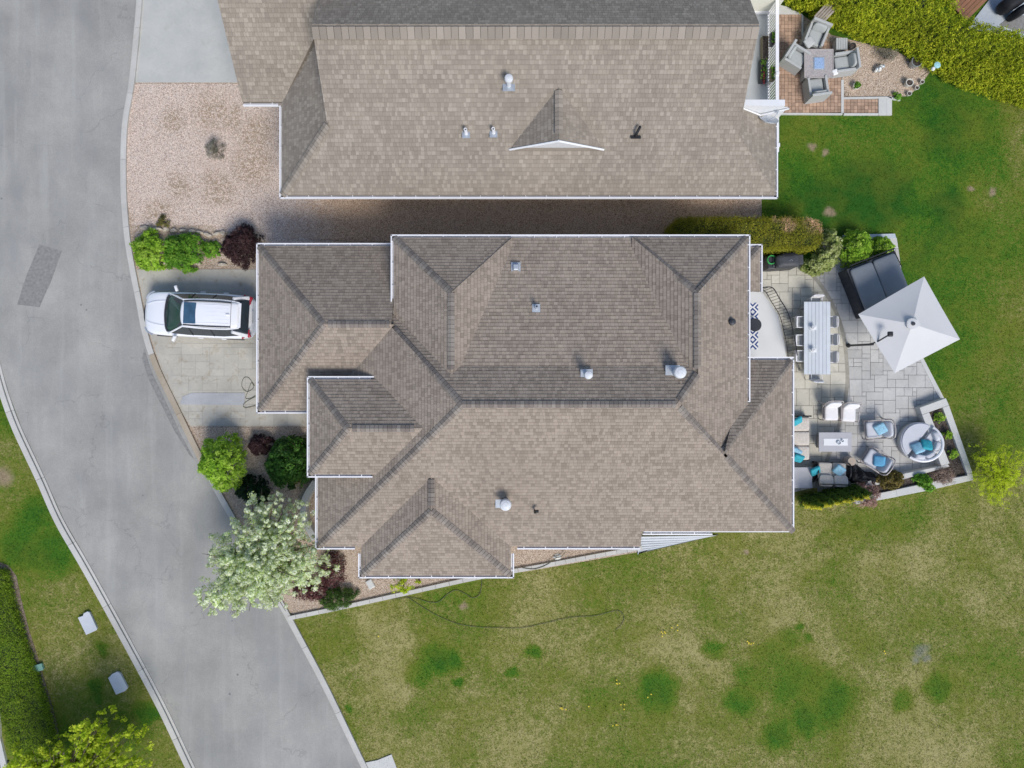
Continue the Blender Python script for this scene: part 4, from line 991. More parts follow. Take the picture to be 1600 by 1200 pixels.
# yellow-green tree bottom left: leafy sprays on visible branches
def sprayed_tree(name, label, outline, base, z0, z1, mat, ends=40, per=5, leaf=.14, kk=14, crad=.13, br_r=.03, aspect=.6):
    bx, by = W2(*base); t = thing(name, label, 'tree', (bx, by, 0)); poly = [W2(*p, (z0+z1)/2) for p in outline]
    if area(poly) < 0: poly = poly[::-1]
    br = MB(); P = []; Nn = []; A = []
    m = MB(); m.tube([(0, 0, 0), (0, .02, z0*.5), (0, 0, z0)], [br_r*2.6, br_r*2.2, br_r*1.8], n=8); m.build('trunk', M['bark'], t)
    for e in in_poly_pts(poly, ends):
        z = random.uniform(z0+.2, z1); a = Vector((0, 0, random.uniform(z0*.6, z0))); b = Vector((e[0]-bx, e[1]-by, z)); pth = smooth_path([a, a.lerp(b, .5)+Vector((0, 0, .2)), b], 4)
        br.tube(pth, [br_r*(1-i/(len(pth)+.5)) for i in range(len(pth))], n=5)
        for k in range(per):
            c = pth[-1-int(random.random()*5)]+Vector((random.gauss(0, .15), random.gauss(0, .15), random.gauss(0, .08)))
            q = rng.normal(0, 1, (kk, 3)); q /= np.linalg.norm(q, axis=1)[:, None]
            P.append(np.array(c)+q*crad*rng.uniform(.3, 1, kk)[:, None]); Nn.append(q*.3); A.append(np.full(kk, random.random()*.5)+rng.uniform(0, .5, kk))
    br.build('limbs', M['bark'], t)
    leaves('foliage', t, np.concatenate(P), np.concatenate(Nn), leaf, mat, np.concatenate(A), (0, 0, 0), aspect=aspect, up=.9)
sprayed_tree('maple_tree', 'yellow-green leafy tree cut by the bottom edge beside the verge', [(12, 1165), (45, 1160), (70, 1163), (90, 1160), (97, 1140), (120, 1138), (140, 1125), (158, 1112), (172, 1122), (178, 1140), (203, 1135), (210, 1150), (228, 1165), (232, 1200), (225, 1250), (20, 1250)], (130, 1222), 1.5, 3.4, L_maple, ends=190, per=7, leaf=.13)
sprayed_tree('willow_shrub', 'acid yellow feathery young tree on the lawn beside the planter corner', [(1525, 715), (1540, 700), (1556, 697), (1575, 700), (1590, 705), (1582, 722), (1600, 735), (1594, 748), (1585, 752), (1582, 768), (1560, 783), (1545, 785), (1533, 765), (1520, 757), (1516, 738)], (1548, 738), .5, 2.0, L_acid, ends=110, per=7, leaf=.10, kk=12, crad=.10, br_r=.02, aspect=.2)
# clipped hedges
def hedge(name, label, outline, z1, mat, n, leaf, core=(.03, .05, .012), zp=None, aspect=.4, up=.3, taper=.0, sag=.0, kind=None, cl=.06):
    zp = z1 if zp is None else zp
    poly = [W2(*p, zp) for p in outline]
    if area(poly) < 0: poly = poly[::-1]
    cx = sum(p[0] for p in poly)/len(poly); cy = sum(p[1] for p in poly)/len(poly)
    t = thing(name, label, 'hedge', (cx, cy, 0))
    pin = [(cx+(x-cx)*1.0, cy+(y-cy)*1.0) for x, y in poly]
    # dense twiggy mass inside
    ins = []
    k = len(poly)
    for i in range(k):
        a, b, c = poly[i-1], poly[i], poly[(i+1) % k]
        d1 = Vector((b[0]-a[0], b[1]-a[1])).normalized(); d2 = Vector((c[0]-b[0], c[1]-b[1])).normalized()
        nn = Vector((-(d1+d2).y, (d1+d2).x)); nn = nn.normalized() if nn.length > 1e-6 else Vector((-d1.y, d1.x)); ins.append((b[0]+nn.x*.12, b[1]+nn.y*.12))
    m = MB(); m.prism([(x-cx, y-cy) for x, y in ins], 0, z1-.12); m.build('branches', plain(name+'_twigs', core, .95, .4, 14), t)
    P = []; Nn = []; A = []
    per = sum(math.dist(poly[i-1], poly[i]) for i in range(k)); at = abs(area(poly)); tot = at+per*z1
    nt_ = int(n*at/tot)
    for p in in_poly_pts(poly, nt_//8):
        d = bdist(p, poly); dz = -.12*math.exp(-d/.10)+random.gauss(0, .02)
        v = random.random()*.6; kk = 8; q = rng.normal(0, cl, (kk, 3)); P.append(np.array([p[0], p[1], z1+dz])+q); Nn.append(np.tile([0, 0, .8], (kk, 1))); A.append(v+rng.uniform(0, .4, kk))
    for i in range(k):
        a, b = poly[i-1], poly[i]; L = math.dist(a, b); nn = ((b[1]-a[1])/L, -(b[0]-a[0])/L)
        for _ in range(int(n*L*z1/tot)//8):
            f = random.random(); z = random.uniform(0.02, z1); kk = 8; q = rng.normal(0, cl, (kk, 3))
            P.append(np.array([a[0]+(b[0]-a[0])*f-nn[0]*.03, a[1]+(b[1]-a[1])*f-nn[1]*.03, z])+q); Nn.append(np.tile([nn[0], nn[1], .3], (kk, 1))); A.append(random.random()*.6+rng.uniform(0, .4, kk))
    leaves('foliage', t, np.concatenate(P), np.concatenate(Nn), leaf, mat, np.concatenate(A), (cx, cy, 0), aspect=aspect, up=up)
    return t
hedge('clipped_hedge', 'long clipped box hedge with browned patches between the two houses', [(1052, 350), (1060, 342), (1085, 339), (1268, 341), (1279, 345), (1284, 354), (1284, 378), (1277, 385), (1250, 388), (1060, 390), (1050, 375)], 1.5, L_hedge, 60000, .055)
hedge('low_hedge', 'broad soft green hedge along the left edge below the lawn verge', [(-50, 893), (2, 893), (8, 905), (16, 945), (33, 1000), (50, 1052), (66, 1100), (80, 1150), (84, 1180), (40, 1185), (16, 1180), (4, 1140), (0, 1120), (-50, 1110)], .42, L_low, 46000, .06)
# tall loose arborvitae hedge: one plant after another, sprays pointing up and out
def arborvitae(t, outline_base, ztop, n, mat, spray=.20, cx=0, cy=0):
    pass
top_z = 2.6
hp = [(1218, 2), (1238, 14), (1258, 22), (1282, 34), (1300, 45), (1322, 56), (1350, 66), (1378, 73), (1398, 78), (1416, 88), (1442, 108), (1470, 122), (1496, 138), (1528, 146), (1560, 158), (1600, 170), (1660, 185)]
hb = [(1680, 90), (1600, 55), (1580, 47), (1560, 42), (1545, 34), (1530, 26), (1515, 24), (1500, 10), (1490, -6), (1470, -40), (1218, -60)]
def tall_hedge():
    front = [W2(*p, .15) for p in hp]; back = [W2(*p, top_z) for p in hb]
    poly = front+back
    if area(poly) < 0: poly = poly[::-1]
    cx = sum(p[0] for p in poly)/len(poly); cy = sum(p[1] for p in poly)/len(poly)
    t = thing('cedar_hedge', 'tall unclipped yellow-green cedar hedge across the top right corner', 'hedge', (cx, cy, 0))
    pts = in_poly_pts(poly, 6200)
    fr = MB(); P = []; Nn = []; A = []
    cells = [Vector((*p, 0)) for p in in_poly_pts(poly, 46)]
    for p in pts:
        dfront = min(bdist(p, [front[i-1], front[i], front[i]]) for i in range(1, len(front)))
        # each cedar has its own top; the hedge face slopes back to the crest
        near = min((Vector((p[0], p[1], 0))-c).length for c in cells)
        crest = top_z-.55*near
        z = min(crest, .25+dfront*1.9)+random.uniform(-.18, .06)
        z = max(.1, z); face = 1-min(1, dfront/1.4)
        base = np.array([p[0], p[1], z])
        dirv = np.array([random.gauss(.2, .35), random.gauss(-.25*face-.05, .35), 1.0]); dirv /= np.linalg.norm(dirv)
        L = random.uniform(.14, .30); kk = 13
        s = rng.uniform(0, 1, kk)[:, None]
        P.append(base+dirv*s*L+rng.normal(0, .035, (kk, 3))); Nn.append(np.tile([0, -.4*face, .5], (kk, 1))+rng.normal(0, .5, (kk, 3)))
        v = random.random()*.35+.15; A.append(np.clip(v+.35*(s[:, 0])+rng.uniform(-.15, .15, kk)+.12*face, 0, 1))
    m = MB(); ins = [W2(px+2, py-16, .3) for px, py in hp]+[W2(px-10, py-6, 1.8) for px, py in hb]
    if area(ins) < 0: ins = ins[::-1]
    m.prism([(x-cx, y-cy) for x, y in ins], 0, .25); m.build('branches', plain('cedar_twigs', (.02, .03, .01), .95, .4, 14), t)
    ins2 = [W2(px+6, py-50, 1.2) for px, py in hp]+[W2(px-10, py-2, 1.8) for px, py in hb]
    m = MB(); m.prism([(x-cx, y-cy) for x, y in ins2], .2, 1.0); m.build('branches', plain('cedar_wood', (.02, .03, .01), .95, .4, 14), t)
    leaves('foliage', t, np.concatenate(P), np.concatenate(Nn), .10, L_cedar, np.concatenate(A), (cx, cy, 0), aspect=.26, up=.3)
tall_hedge()
# row of young cedars by the patio
for i, (px, py) in enumerate(((1254, 780), (1269, 776), (1284, 773), (1298, 770), (1312, 767), (1325, 764))):
    lab = ['first young cedar of the row, touching the bungalow gutter', 'second young cedar from the bungalow in the row below the patio', 'third young cedar from the bungalow in the row below the patio', 'fourth young cedar from the bungalow, right of the row middle', 'fifth young cedar from the bungalow, one from the twiggy bush', 'last young cedar of the row, beside the twiggy pink bush'][i]
    bx, by = W2(px, py); t = thing('young_cedar', lab, 'tree', (bx, by, 0), 0, 'young cedars in a row below the patio')
    P = []; Nn = []; A = []
    for _ in range(230):
        z = random.uniform(.05, 1) ; r = (.21*(1-z**1.6)+.04)*random.uniform(.7, 1.1); th = random.uniform(0, 6.283); kk = 11
        b = np.array([r*math.cos(th), r*math.sin(th), z*1.75]); s = rng.uniform(0, 1, kk)[:, None]
        P.append(b+np.array([math.cos(th)*.06, math.sin(th)*.06, .13])*s+rng.normal(0, .025, (kk, 3))); Nn.append(np.tile([math.cos(th), math.sin(th), .3], (kk, 1)))
        south = max(0, -math.sin(th+.3)); A.append(np.clip(.25+.25*random.random()+.75*south*(z > .25)+rng.uniform(-.15, .15, kk), 0, 1))  # south side of each cedar yellowed: sunlight painted into the leaf colour
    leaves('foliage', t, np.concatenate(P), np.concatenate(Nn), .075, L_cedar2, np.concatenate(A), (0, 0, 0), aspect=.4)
    m = MB(); m.tube([(0, 0, 0), (0, 0, 1.6)], [.04, .01]); m.lathe([(.001, .0), (.16, .05), (.2, .4), (.12, 1.2), (.001, 1.6)], n=8); m.build('trunk', plain('cedar_core', (.015, .03, .008), .95, .3, 9) if i == 0 else bpy.data.materials['cedar_core'], t)
# patio shrubs
canopy('shrub', 'pale variegated shrub draped from the hedge corner onto the patio', 'shrub', [(1292, 358), (1305, 358), (1314, 372), (1312, 395), (1308, 412), (1292, 424), (1270, 428), (1258, 418), (1262, 405), (1280, 392), (1286, 375)], 0, 1.0, 250, 34, .085, L_varie, .12)
canopy('shrub', 'bright lime shrub behind the black hot tub', 'shrub', [(1318, 372), (1330, 358), (1348, 358), (1362, 370), (1364, 400), (1350, 414), (1330, 415), (1316, 408)], 0, 1.0, 230, 34, .085, L_lime, .13)
canopy('shrub', 'small light green shrub at the far corner of the hot tub', 'shrub', [(1366, 372), (1385, 370), (1399, 384), (1396, 395), (1375, 400), (1364, 396)], 0, .8, 90, 32, .085, L_lime, .11)
# planter shrubs
canopy('shrub', 'olive and bronze shrub against the planter wall, right of the black cover', 'shrub', blob(1393, 752, 21, 15), .1, .9, 150, 30, .08, L_bronze, .12)
canopy('shrub', 'fresh green leafy shrub spilling over the lower planter wall', 'shrub', [(1425, 742), (1442, 738), (1456, 748), (1462, 762), (1452, 768), (1440, 764), (1432, 752)], .1, .8, 80, 26, .10, L_green, .11)
canopy('shrub', 'brown twiggy leafless shrub at the corner of the planter', 'shrub', blob(1475, 743, 23, 15, j=.25),   .1, .8, 110, 20, .07, L_twig, .13, stems=60, stem_r=.010, aspect=.2)
canopy('shrub', 'pinkish budding shrub at the left end of the planter, beside the cedars', 'shrub', blob(1355, 773, 25, 19, j=.2), .1, .9, 170, 16, .07, L_pinkbud, .13, stems=60, stem_r=.010, aspect=.3)
for (px, py, lb) in ((1469, 653, 'small yellow-green shrub nearest the top of the planter soil'), (1480, 679, 'small yellow-green shrub midway down the planter soil'), (1490, 709, 'small yellow-green shrub lowest in the planter soil')):
    canopy('planter_shrub', lb, 'shrub', blob(px, py, 6.5, 7), .3, .62, 26, 22, .06, L_lime, .07, group='small shrubs in the planter')
# neighbour's rock garden plants
canopy('shrub', 'grey-green twiggy shrub against the cedar hedge in the rock garden', 'shrub', blob(1388, 85, 17, 11, j=.25), 0, .6, 70, 14, .07, L_dry, .12, stems=40, stem_r=.010, aspect=.2)
# dandelions
for (px, py, k_, lb) in ((1034, 989, 5, 'clump of yellow dandelions in the tan lawn right of the hose hook'), (1056, 979, 3, 'few yellow dandelions just right of the clump by the hose hook'), (1170, 1005, 6, 'clump of yellow dandelions left of the big dark green lawn patch'), (1018, 1087, 2, 'two dandelion heads inside the round dark green patch at bottom centre'), (880, 1105, 7, 'largest loose clump of dandelions in the dry lawn, left of the round green patch'), (967, 1066, 4, 'dandelions just above left of the round green patch'), (963, 1134, 4, 'dandelions lowest of the group, left below the round green patch'), (972, 1102, 3, 'dandelions directly left of the round green patch'), (920, 1099, 1, 'single dandelion midway between the large clump and the hose hook'), (593, 998, 1, 'single dandelion near the road kerb in the left part of the lawn'), (1380, 1020, 2, 'two dandelion heads in the lawn near the grey worn spot')):
    x, y = W2(px, py); m = MB()
    for _ in range(k_): m.lathe([(.001, .05), (.025, .05), (.03, .04), (.001, .03)], (random.gauss(0, .08), random.gauss(0, .08), .05), n=8); 
    o = m.build('dandelions', M['dandelion'], loc=(x, y, 0)); tag(o, lb, 'flower', 'dandelions in the south lawn')
# ------------------------------------------------------------------ the car
def car():
    cx, cy = -12.93, 2.84
    t = thing('parked_car', 'white SUV with black sunroof parked nose to the road on the driveway', 'car', (cx, cy, .03), R(177.3))
    st = [(-2.27, .62, .50, .70), (-2.22, .80, .40, .84), (-2.08, .885, .34, .98), (-1.7, .92, .30, 1.03), (-1.0, .93, .28, 1.03), (0, .93, .28, 1.01), (.8, .925, .28, .99), (1.15, .92, .28, .985), (1.6, .91, .30, .94), (1.95, .86, .32, .86), (2.15, .74, .36, .76), (2.25, .56, .42, .66), (2.275, .40, .46, .60)]
    m = MB(); ring = 12
    for (x, wd, zb, zt) in st:
        prof = [(0, zb), (wd*.86, zb), (wd*.98, zb+.14), (wd, zb+.3*(zt-zb)+.1), (wd*.985, zt-.10), (wd*.90, zt-.02), (0, zt+.035*(wd/.9))]
        pts = prof+[(-a, b) for a, b in prof[-2:0:-1]]
        for (y, z) in pts: m.v.append((x, y, z))
    k = 12
    for i in range(len(st)-1):
        for j in range(k):
            q = (j+1) % k; m.f.append((i*k+j, (i+1)*k+j, (i+1)*k+q, i*k+q)); m.a.append(.5)
    m.f.append(tuple(range(k))); m.a.append(.5); m.f.append(tuple(range((len(st)-1)*k+k-1, (len(st)-1)*k-1, -1))); m.a.append(.5)
    body = m.build('body', M['carpaint'], t, smooth=True, sub=2)
    # creases on the bonnet, shut line
    for s_ in (-1, 1):
        m = MB(); m.tube(smooth_path([(1.15, .52*s_, 1.012), (1.7, .46*s_, .966), (2.1, .34*s_, .845)], 4), .010, n=5); m.build('bonnet_crease', M['carpaint'], body)
        m = MB(); m.poly([(2.23, .50*s_, .665), (2.02, .80*s_, .76), (1.88, .855*s_, .80), (2.02, .845*s_, .72), (2.2, .6*s_, .61)]); m.f.append(m.f[0][::-1]); m.a.append(.5)
        hl = MB(); hl.tube(smooth_path([(2.20, .60*s_, .70), (2.05, .79*s_, .77), (1.80, .895*s_, .83)], 3), .028, n=6); hl.build('headlight', M['galv'], t)
    # greenhouse
    rb = [(1.10, .60), (1.02, .80), (.3, .845), (-1.2, .845), (-1.9, .78), (-2.14, .66)]
    rt = [(.30, .50), (.20, .55), (-.1, .57), (-1.2, .57), (-1.75, .54), (-1.98, .48)]
    zb, zt = .97, 1.60
    m = MB(); n_ = len(rb)*2
    lower = rb+[(x, -y) for x, y in rb[::-1]]; upper = rt+[(x, -y) for x, y in rt[::-1]]
    m.v = [(x, y, zb) for x, y in lower]+[(x, y, zt) for x, y in upper]
    for i in range(n_):
        j = (i+1) % n_; m.f.append((i, j, n_+j, n_+i)); m.a.append(.5)
    m.f.append(tuple(range(2*n_-1, n_-1, -1))); m.a.append(.5)
    m.build('cabin_glass', M['glass'], t)
    m = MB(); m.poly([(1.16, .60, 1.008), (1.20, 0, 1.03), (1.16, -.60, 1.008), (1.02, -.74, 1.02), (.26, -.48, 1.60), (.32, 0, 1.62), (.26, .48, 1.60), (1.02, .74, 1.02)]); m.f[0] = m.f[0][::-1]
    m.build('windscreen', M['wsglass'], t)
    m = MB(); m.tube(smooth_path([(1.10, .74, 1.005), (1.19, .55, 1.012), (1.235, 0, 1.03), (1.19, -.55, 1.012), (1.10, -.74, 1.005)], 4), .045, n=6); m.build('wiper_cowl', M['tubside'], t)
    for y0 in (-.1, .35):
        m = MB(); m.tube([(1.17, y0, 1.04), (1.08, y0-.5, 1.11)], .009, n=4); m.build('wiper', M['black'], t)
    # roof shell
    m = MB(); gx = [.33, .27, 0, -.5, -1.0, -1.5, -1.85, -2.02]; hw = [.48, .51, .53, .54, .54, .53, .52, .50]; zz = [1.612, 1.63, 1.655, 1.67, 1.67, 1.655, 1.63, 1.60]
    k = 9
    for x, h_, z in zip(gx, hw, zz):
        for j in range(k):
            f = -1+2*j/(k-1); m.v.append((x-(.03 if x > .2 else 0)*f*f*2, h_*f, z-.045*abs(f)**3))
    for i in range(len(gx)-1):
        for j in range(k-1): m.f.append((i*k+j, i*k+j+1, (i+1)*k+j+1, (i+1)*k+j)); m.a.append(.5)
    rf = m.build('roof', M['carpaint'], t, smooth=True); sm = rf.modifiers.new('thick', 'SOLIDIFY'); sm.thickness = .05; sm.offset = 0
    for y in (-.36, -.22, -.08, .08, .22, .36):
        m = MB(); m.tube([(-.35, y, 1.683-.02*abs(y)), (-1.0, y, 1.692-.02*abs(y)), (-1.62, y, 1.672-.02*abs(y))], .011, n=5); m.build('roof_rib', M['carpaint'], rf)
    m = MB(); m.box((-1.70, 0, 1.674), (.012, 1.1, .01)); m.build('roof_seam', M['tubside'], rf)
    m = MB(); m.box((-.06, 0, 1.674), (.50, .84, .03)); sr = m.build('sunroof', M['blueglass'], t, bevel=.03)
    for s_ in (-1, 1):
        m = MB(); m.tube(smooth_path([(.20, .475*s_, 1.645), (-.3, .50*s_, 1.69), (-1.2, .50*s_, 1.69), (-1.70, .485*s_, 1.655)], 4), .024, n=6); m.build('roof_rail', M['black'], t)
        m = MB(); m.tube([(1.08, .82*s_, 1.0), (.24, .53*s_, 1.61)], .038, n=6); m.build('windscreen_pillar', M['carpaint'], t)
        m = MB(); m.tube(smooth_path([(.24, .535*s_, 1.60), (-.6, .58*s_, 1.60), (-1.5, .57*s_, 1.59), (-2.0, .50*s_, 1.57)], 3), .033, n=6); m.build('roof_edge', M['carpaint'], t)
        m = MB(); m.tube([(-1.72, .66*s_, 1.53), (-2.13, .76*s_, 1.02)], [.07, .10], n=6); m.build('rear_pillar', M['carpaint'], t)
        for x in (.02, -.85):
            m = MB(); m.tube([(x, .575*s_, 1.58), (x+.04, .85*s_, 1.0)], .018, n=5); m.build('door_pillar', M['black'], t)
        m = MB(); m.soft((.80, 1.02*s_, 1.07), (.12, .26, .15), rz=-.35*s_, e=3); m.build('wing_mirror', M['carpaint'], t, smooth=True)
        for x in (-.1, -1.05):
            m = MB(); m.tube([(x, .945*s_, .86), (x-.2, .95*s_, .86)], .018, n=5); m.build('door_handle', M['carpaint'], t)
        m = MB(); m.soft((-2.15, .62*s_, .96), (.14, .46, .15), rz=.42*s_, e=3); m.build('tail_light', M['red'], t, smooth=True)
        m = MB(); m.tube(smooth_path([(-2.22, .52*s_, .99), (-2.12, .76*s_, 1.0), (-1.93, .885*s_, .98)], 3), .03, n=6); m.build('tail_light_wing', M['red'], t)
        for x in (1.42, -1.38):
            w_ = MB(); w_.lathe([(.001, -.11), (.20, -.11), (.34, -.10), (.35, -.06), (.35, .06), (.34, .10), (.20, .10), (.001, .09)], n=24)
            o = w_.build('wheel', M['tyre'], t, smooth=False, loc=(x, .80*s_, .33)); o.rotation_euler = (R(90)*-s_, 0, 0)
            r_ = MB(); r_.lathe([(.001, .085), (.20, .10), (.215, .112), (.19, .115), (.06, .10), (.001, .115)], n=10); r_.build('rim', M['galv'], o)
            a_ = MB(); a_.lathe([(.40, -.02), (.40, .075), (.001, .075)], n=20); oo = a_.build('wheel_arch', M['tubside'], t, loc=(x, .845*s_, .36)); oo.rotation_euler = (R(90)*-s_, 0, 0)
    m = MB(); m.box((-2.02, 0, 1.60), (.12, .98, .03)); m.build('spoiler', M['carpaint'], t, bevel=.012)
    m = MB(); m.poly([(-2.02, .56, 1.56), (-2.02, -.56, 1.56), (-2.19, -.68, 1.03), (-2.19, .68, 1.03)]); m.f[0] = m.f[0][::-1]; m.build('rear_window', M['glass'], t)
    m = MB(); m.tube([(-2.14, .0, 1.28), (-2.20, .30, 1.08)], .010, n=4); m.build('rear_wiper', M['black'], t)
    m = MB(); m.tube(smooth_path([(-2.1, .80, .60), (-2.30, .55, .58), (-2.33, 0, .58), (-2.30, -.55, .58), (-2.1, -.80, .60)], 4), .07, n=8); m.build('bumper', M['greyplastic'], t)
    m = MB(); m.box((-2.275, 0, .86), (.02, .52, .12)); m.build('number_plate', M['trim'], t)
    m = MB(); m.soft((-1.58, .0, 1.70), (.16, .05, .06)); m.build('aerial', M['carpaint'], t, smooth=True)
    m = MB(); m.tube(smooth_path([(2.20, .45, .56), (2.29, .2, .56), (2.29, -.2, .56), (2.20, -.45, .56)], 4), .05, n=6); m.build('grille', M['black'], t)
car()

# ------------------------------------------------------------------ things along the verge
for (px, py, rz, lb) in ((139, 972, -.42, 'upper pale grey utility box lid standing in the verge grass'), (186, 1065, -.47, 'lower pale grey utility box lid standing in the verge grass')):
    t = thing('utility_box', lb, 'utility box', W(px, py), -rz)
    m = MB()
    up = [(-.27, -.40), (.12, -.44), (.27, -.38), (.27, .30), (.20, .41), (-.02, .42), (-.25, .34)] if py > 1000 else [(-.24, -.42), (.20, -.42), (.27, -.38), (.26, .36), (.20, .43), (.02, .42), (-.04, .34), (-.26, .36)]
    m.prism([(x*1.0, y*1.0) for x, y in up], 0, .10); m.build('housing', M['greyplastic'], t, bevel=.03)
    m = MB(); m.prism([(x*1.04, y*1.04) for x, y in up], .095, .13); m.build('lid', M['greyplastic'], t, bevel=.015)
t = thing('utility_pedestal', 'small green utility pedestal on the soil strip beside the soft hedge', 'utility box', W(62, 1042), .3)
m = MB(); m.box((0, 0, .06), (.40, .26, .12)); m.build('housing', plain('green_plastic', (.22, .42, .34), .5, .1, 5), t, bevel=.02)
m = MB(); m.box((0, 0, .13), (.43, .29, .03)); m.build('lid', bpy.data.materials['green_plastic'], t, bevel=.01)
m = MB(); m.prism([W2(-6, 1090), W2(1, 1090), W2(3, 1150), W2(10, 1180), W2(18, 1215), W2(8, 1215), W2(1, 1182), W2(-6, 1160)], 0, .12); m.build('corner_kerb', M['conc_clean'], kind='structure')
t = thing('drain_grate', 'black slatted drain grate in the bottom left corner by the kerb', 'grate', W(1, 1200))
for i in range(7):
    m = MB(); m.box((-.16+i*.055, 0, .03), (.03, .75, .04), rz=-.55); m.build('bar', M['black'], t)
m = MB(); m.box((0, 0, .005), (.5, .85, .02)); m.build('frame', M['greyplastic'], t)

# rocks, each its own
def rock(px, py, sx, sy, h=.16, rz=None, label=None, mat=None, group=None, name='rock'):
    x, y = W2(px, py); m = MB(); n = 9; rz = random.uniform(0, 3) if rz is None else rz
    base = [(sx/2*math.cos(6.283*i/n)*random.uniform(.8, 1.1), sy/2*math.sin(6.283*i/n)*random.uniform(.8, 1.1)) for i in range(n)]
    rings = [(1, 0), (1.02, .5), (.84, .9), (.45, 1.0)]
    for k, zf_ in rings: m.v += [(a*k, b*k, h*zf_+random.uniform(-.01, .01)) for a, b in base]
    for r_ in range(3):
        for i in range(n): j = (i+1) % n; m.f.append((r_*n+i, r_*n+j, (r_+1)*n+j, (r_+1)*n+i)); m.a.append(random.random())
    m.f.append(tuple(3*n+i for i in range(n))); m.a.append(random.random())
    o = m.build(name, mat or M['rock'], loc=(x, y, .01)); o.rotation_euler = (0, 0, rz); m.a
    tag(o, label, 'rock', group); return o
rk = [(228, 357, 16, 8, 0), (248, 359, 17, 6, .0), (261, 359, 11, 10, .3), (273, 361, 11, 7, 0), (287, 361, 12, 6, 0), (302, 362, 14, 6, 0), (314, 364, 13, 5, -.3), (326, 368, 16, 6, -.3), (341, 366, 13, 6, .3), (350, 365, 8, 9, .5), (392, 362, 7, 9, .6), (399, 366, 8, 8, .9), (405, 371, 11, 5, -.9), (411, 375, 9, 5, -.9)]
lbs = ['grey-beige rock behind the lime shrub, first of the rock row from the road', 'long flat tan rock, second of the rock row from the road', 'round pale rock in the row, just below the tiny olive tuft', 'small greyish rock right of the round pale one in the row', 'narrow rock behind the mid-green shrub', 'long cream rock above the right side of the mid-green shrub', 'thin sandy rock where the rock row starts to dip', 'long sandy rock at the lowest bend of the rock row', 'pale rock rising towards the purple barberry', 'upright pale rock touching the purple barberry on its left', 'small tan rock just right of the barberry top', 'square tan rock right of the barberry, second from it', 'long tan rock slanting towards the garage corner', 'last small tan rock of the row, nearest the garage corner']
for q, lb in zip(rk, lbs): rock(q[0], q[1], q[2]*.027, q[3]*.027, rz=q[4], label=lb, group='rocks edging the planting bed')
for (px, py, sx, sy, lb) in ((260, 413, 7, 8, 'pinkish block of rock between the two green shrubs by the driveway'), (312, 413, 11, 6, 'pale rock on the driveway edge right of the green shrub'), (349, 414, 15, 6, 'flat peach rock on the driveway edge below the small green plant')):
    rock(px, py, sx*.027, sy*.027, rz=0, label=lb)
# splash block
t = MB(); t.box((0, 0, .05), (.30, .42, .09), top=.85); o = t.build('splash_block', M['conc_clean'], loc=W(579, 912, .02), bevel=.02); o.rotation_euler = (0, 0, .5); tag(o, 'small grey concrete splash block in the gravel under the south bay gutter', 'splash block')
# curved concrete bench wall by the entry
pth = smooth_path([W(493, 748), W(480, 768), W(473, 790), W(477, 815), (W(492, 842))], 6); m = MB(); offp = []
for i, p in enumerate(pth):
    tt_ = (pth[min(i+1, len(pth)-1)]-pth[max(0, i-1)]).normalized(); offp.append(p+Vector((-tt_.y, tt_.x, 0))*.27)
m.prism([(p.x, p.y) for p in pth]+[(p.x, p.y) for p in offp[::-1]], 0, .45); o = m.build('curved_wall', M['conc'], bevel=.015); tag(o, 'low curved concrete wall between the blossom tree and the west wall of the bungalow', 'wall')
# hoses and cables
def hose(name, pts, r, mat, label, cat='hose', z=.04):
    m = MB(); m.tube(smooth_path([W(px, py, z) for px, py in pts], 8), r, n=6); o = m.build(name, mat, smooth=True); return tag(o, label, cat)
hose('garden_hose', [(632, 930), (655, 945), (680, 960), (710, 973), (740, 979), (780, 981), (815, 981), (850, 974), (890, 965), (930, 962), (958, 955), (970, 956), (975, 966), (970, 977), (962, 984)], .010, M['hose'], 'long dark hose lying in a wide curve on the lawn, ending in a hook')
hose('garden_hose', [(610, 937), (635, 934), (650, 935), (672, 941), (686, 940), (697, 930), (712, 922), (726, 927), (738, 934), (748, 930), (752, 918), (753, 903)], .011, M['hose'], 'thin dark hose wriggling from the edging back to the south bay gutter')
hose('cable', [(815, 887), (835, 889), (855, 882), (868, 872), (876, 870), (884, 862)], .015, M['hose'], 'thin dark cable crossing the edging beside the white sprinkler', 'cable', .15)
hose('cable', [(398, 603), (388, 590), (380, 592), (378, 604), (386, 612), (396, 606), (393, 598), (388, 610), (384, 622), (392, 622), (399, 618)], .009, M['hose'], 'tangled dark cable on the stamped driveway against the garage', 'cable', .06)
hose('cable', [(399, 620), (386, 627), (380, 633), (384, 637), (399, 634)], .009, M['hose'], 'short dark cable looping at the end of the blue-grey strip', 'cable', .07)
t = thing('sprinkler', 'white and grey sprinkler head on the gravel beside the lawn edging', 'sprinkler', W(871, 870))
m = MB(); m.lathe([(.001, .02), (.14, .02), (.15, .05), (.08, .07), (.06, .14), (.001, .15)], n=12); m.build('base', M['whitepot'], t)
m = MB(); m.tube([(-.18, 0, .1), (.16, .08, .12)], .025); m.build('arm', M['galv'], t)

# ------------------------------------------------------------------ back patio
PZ = .055
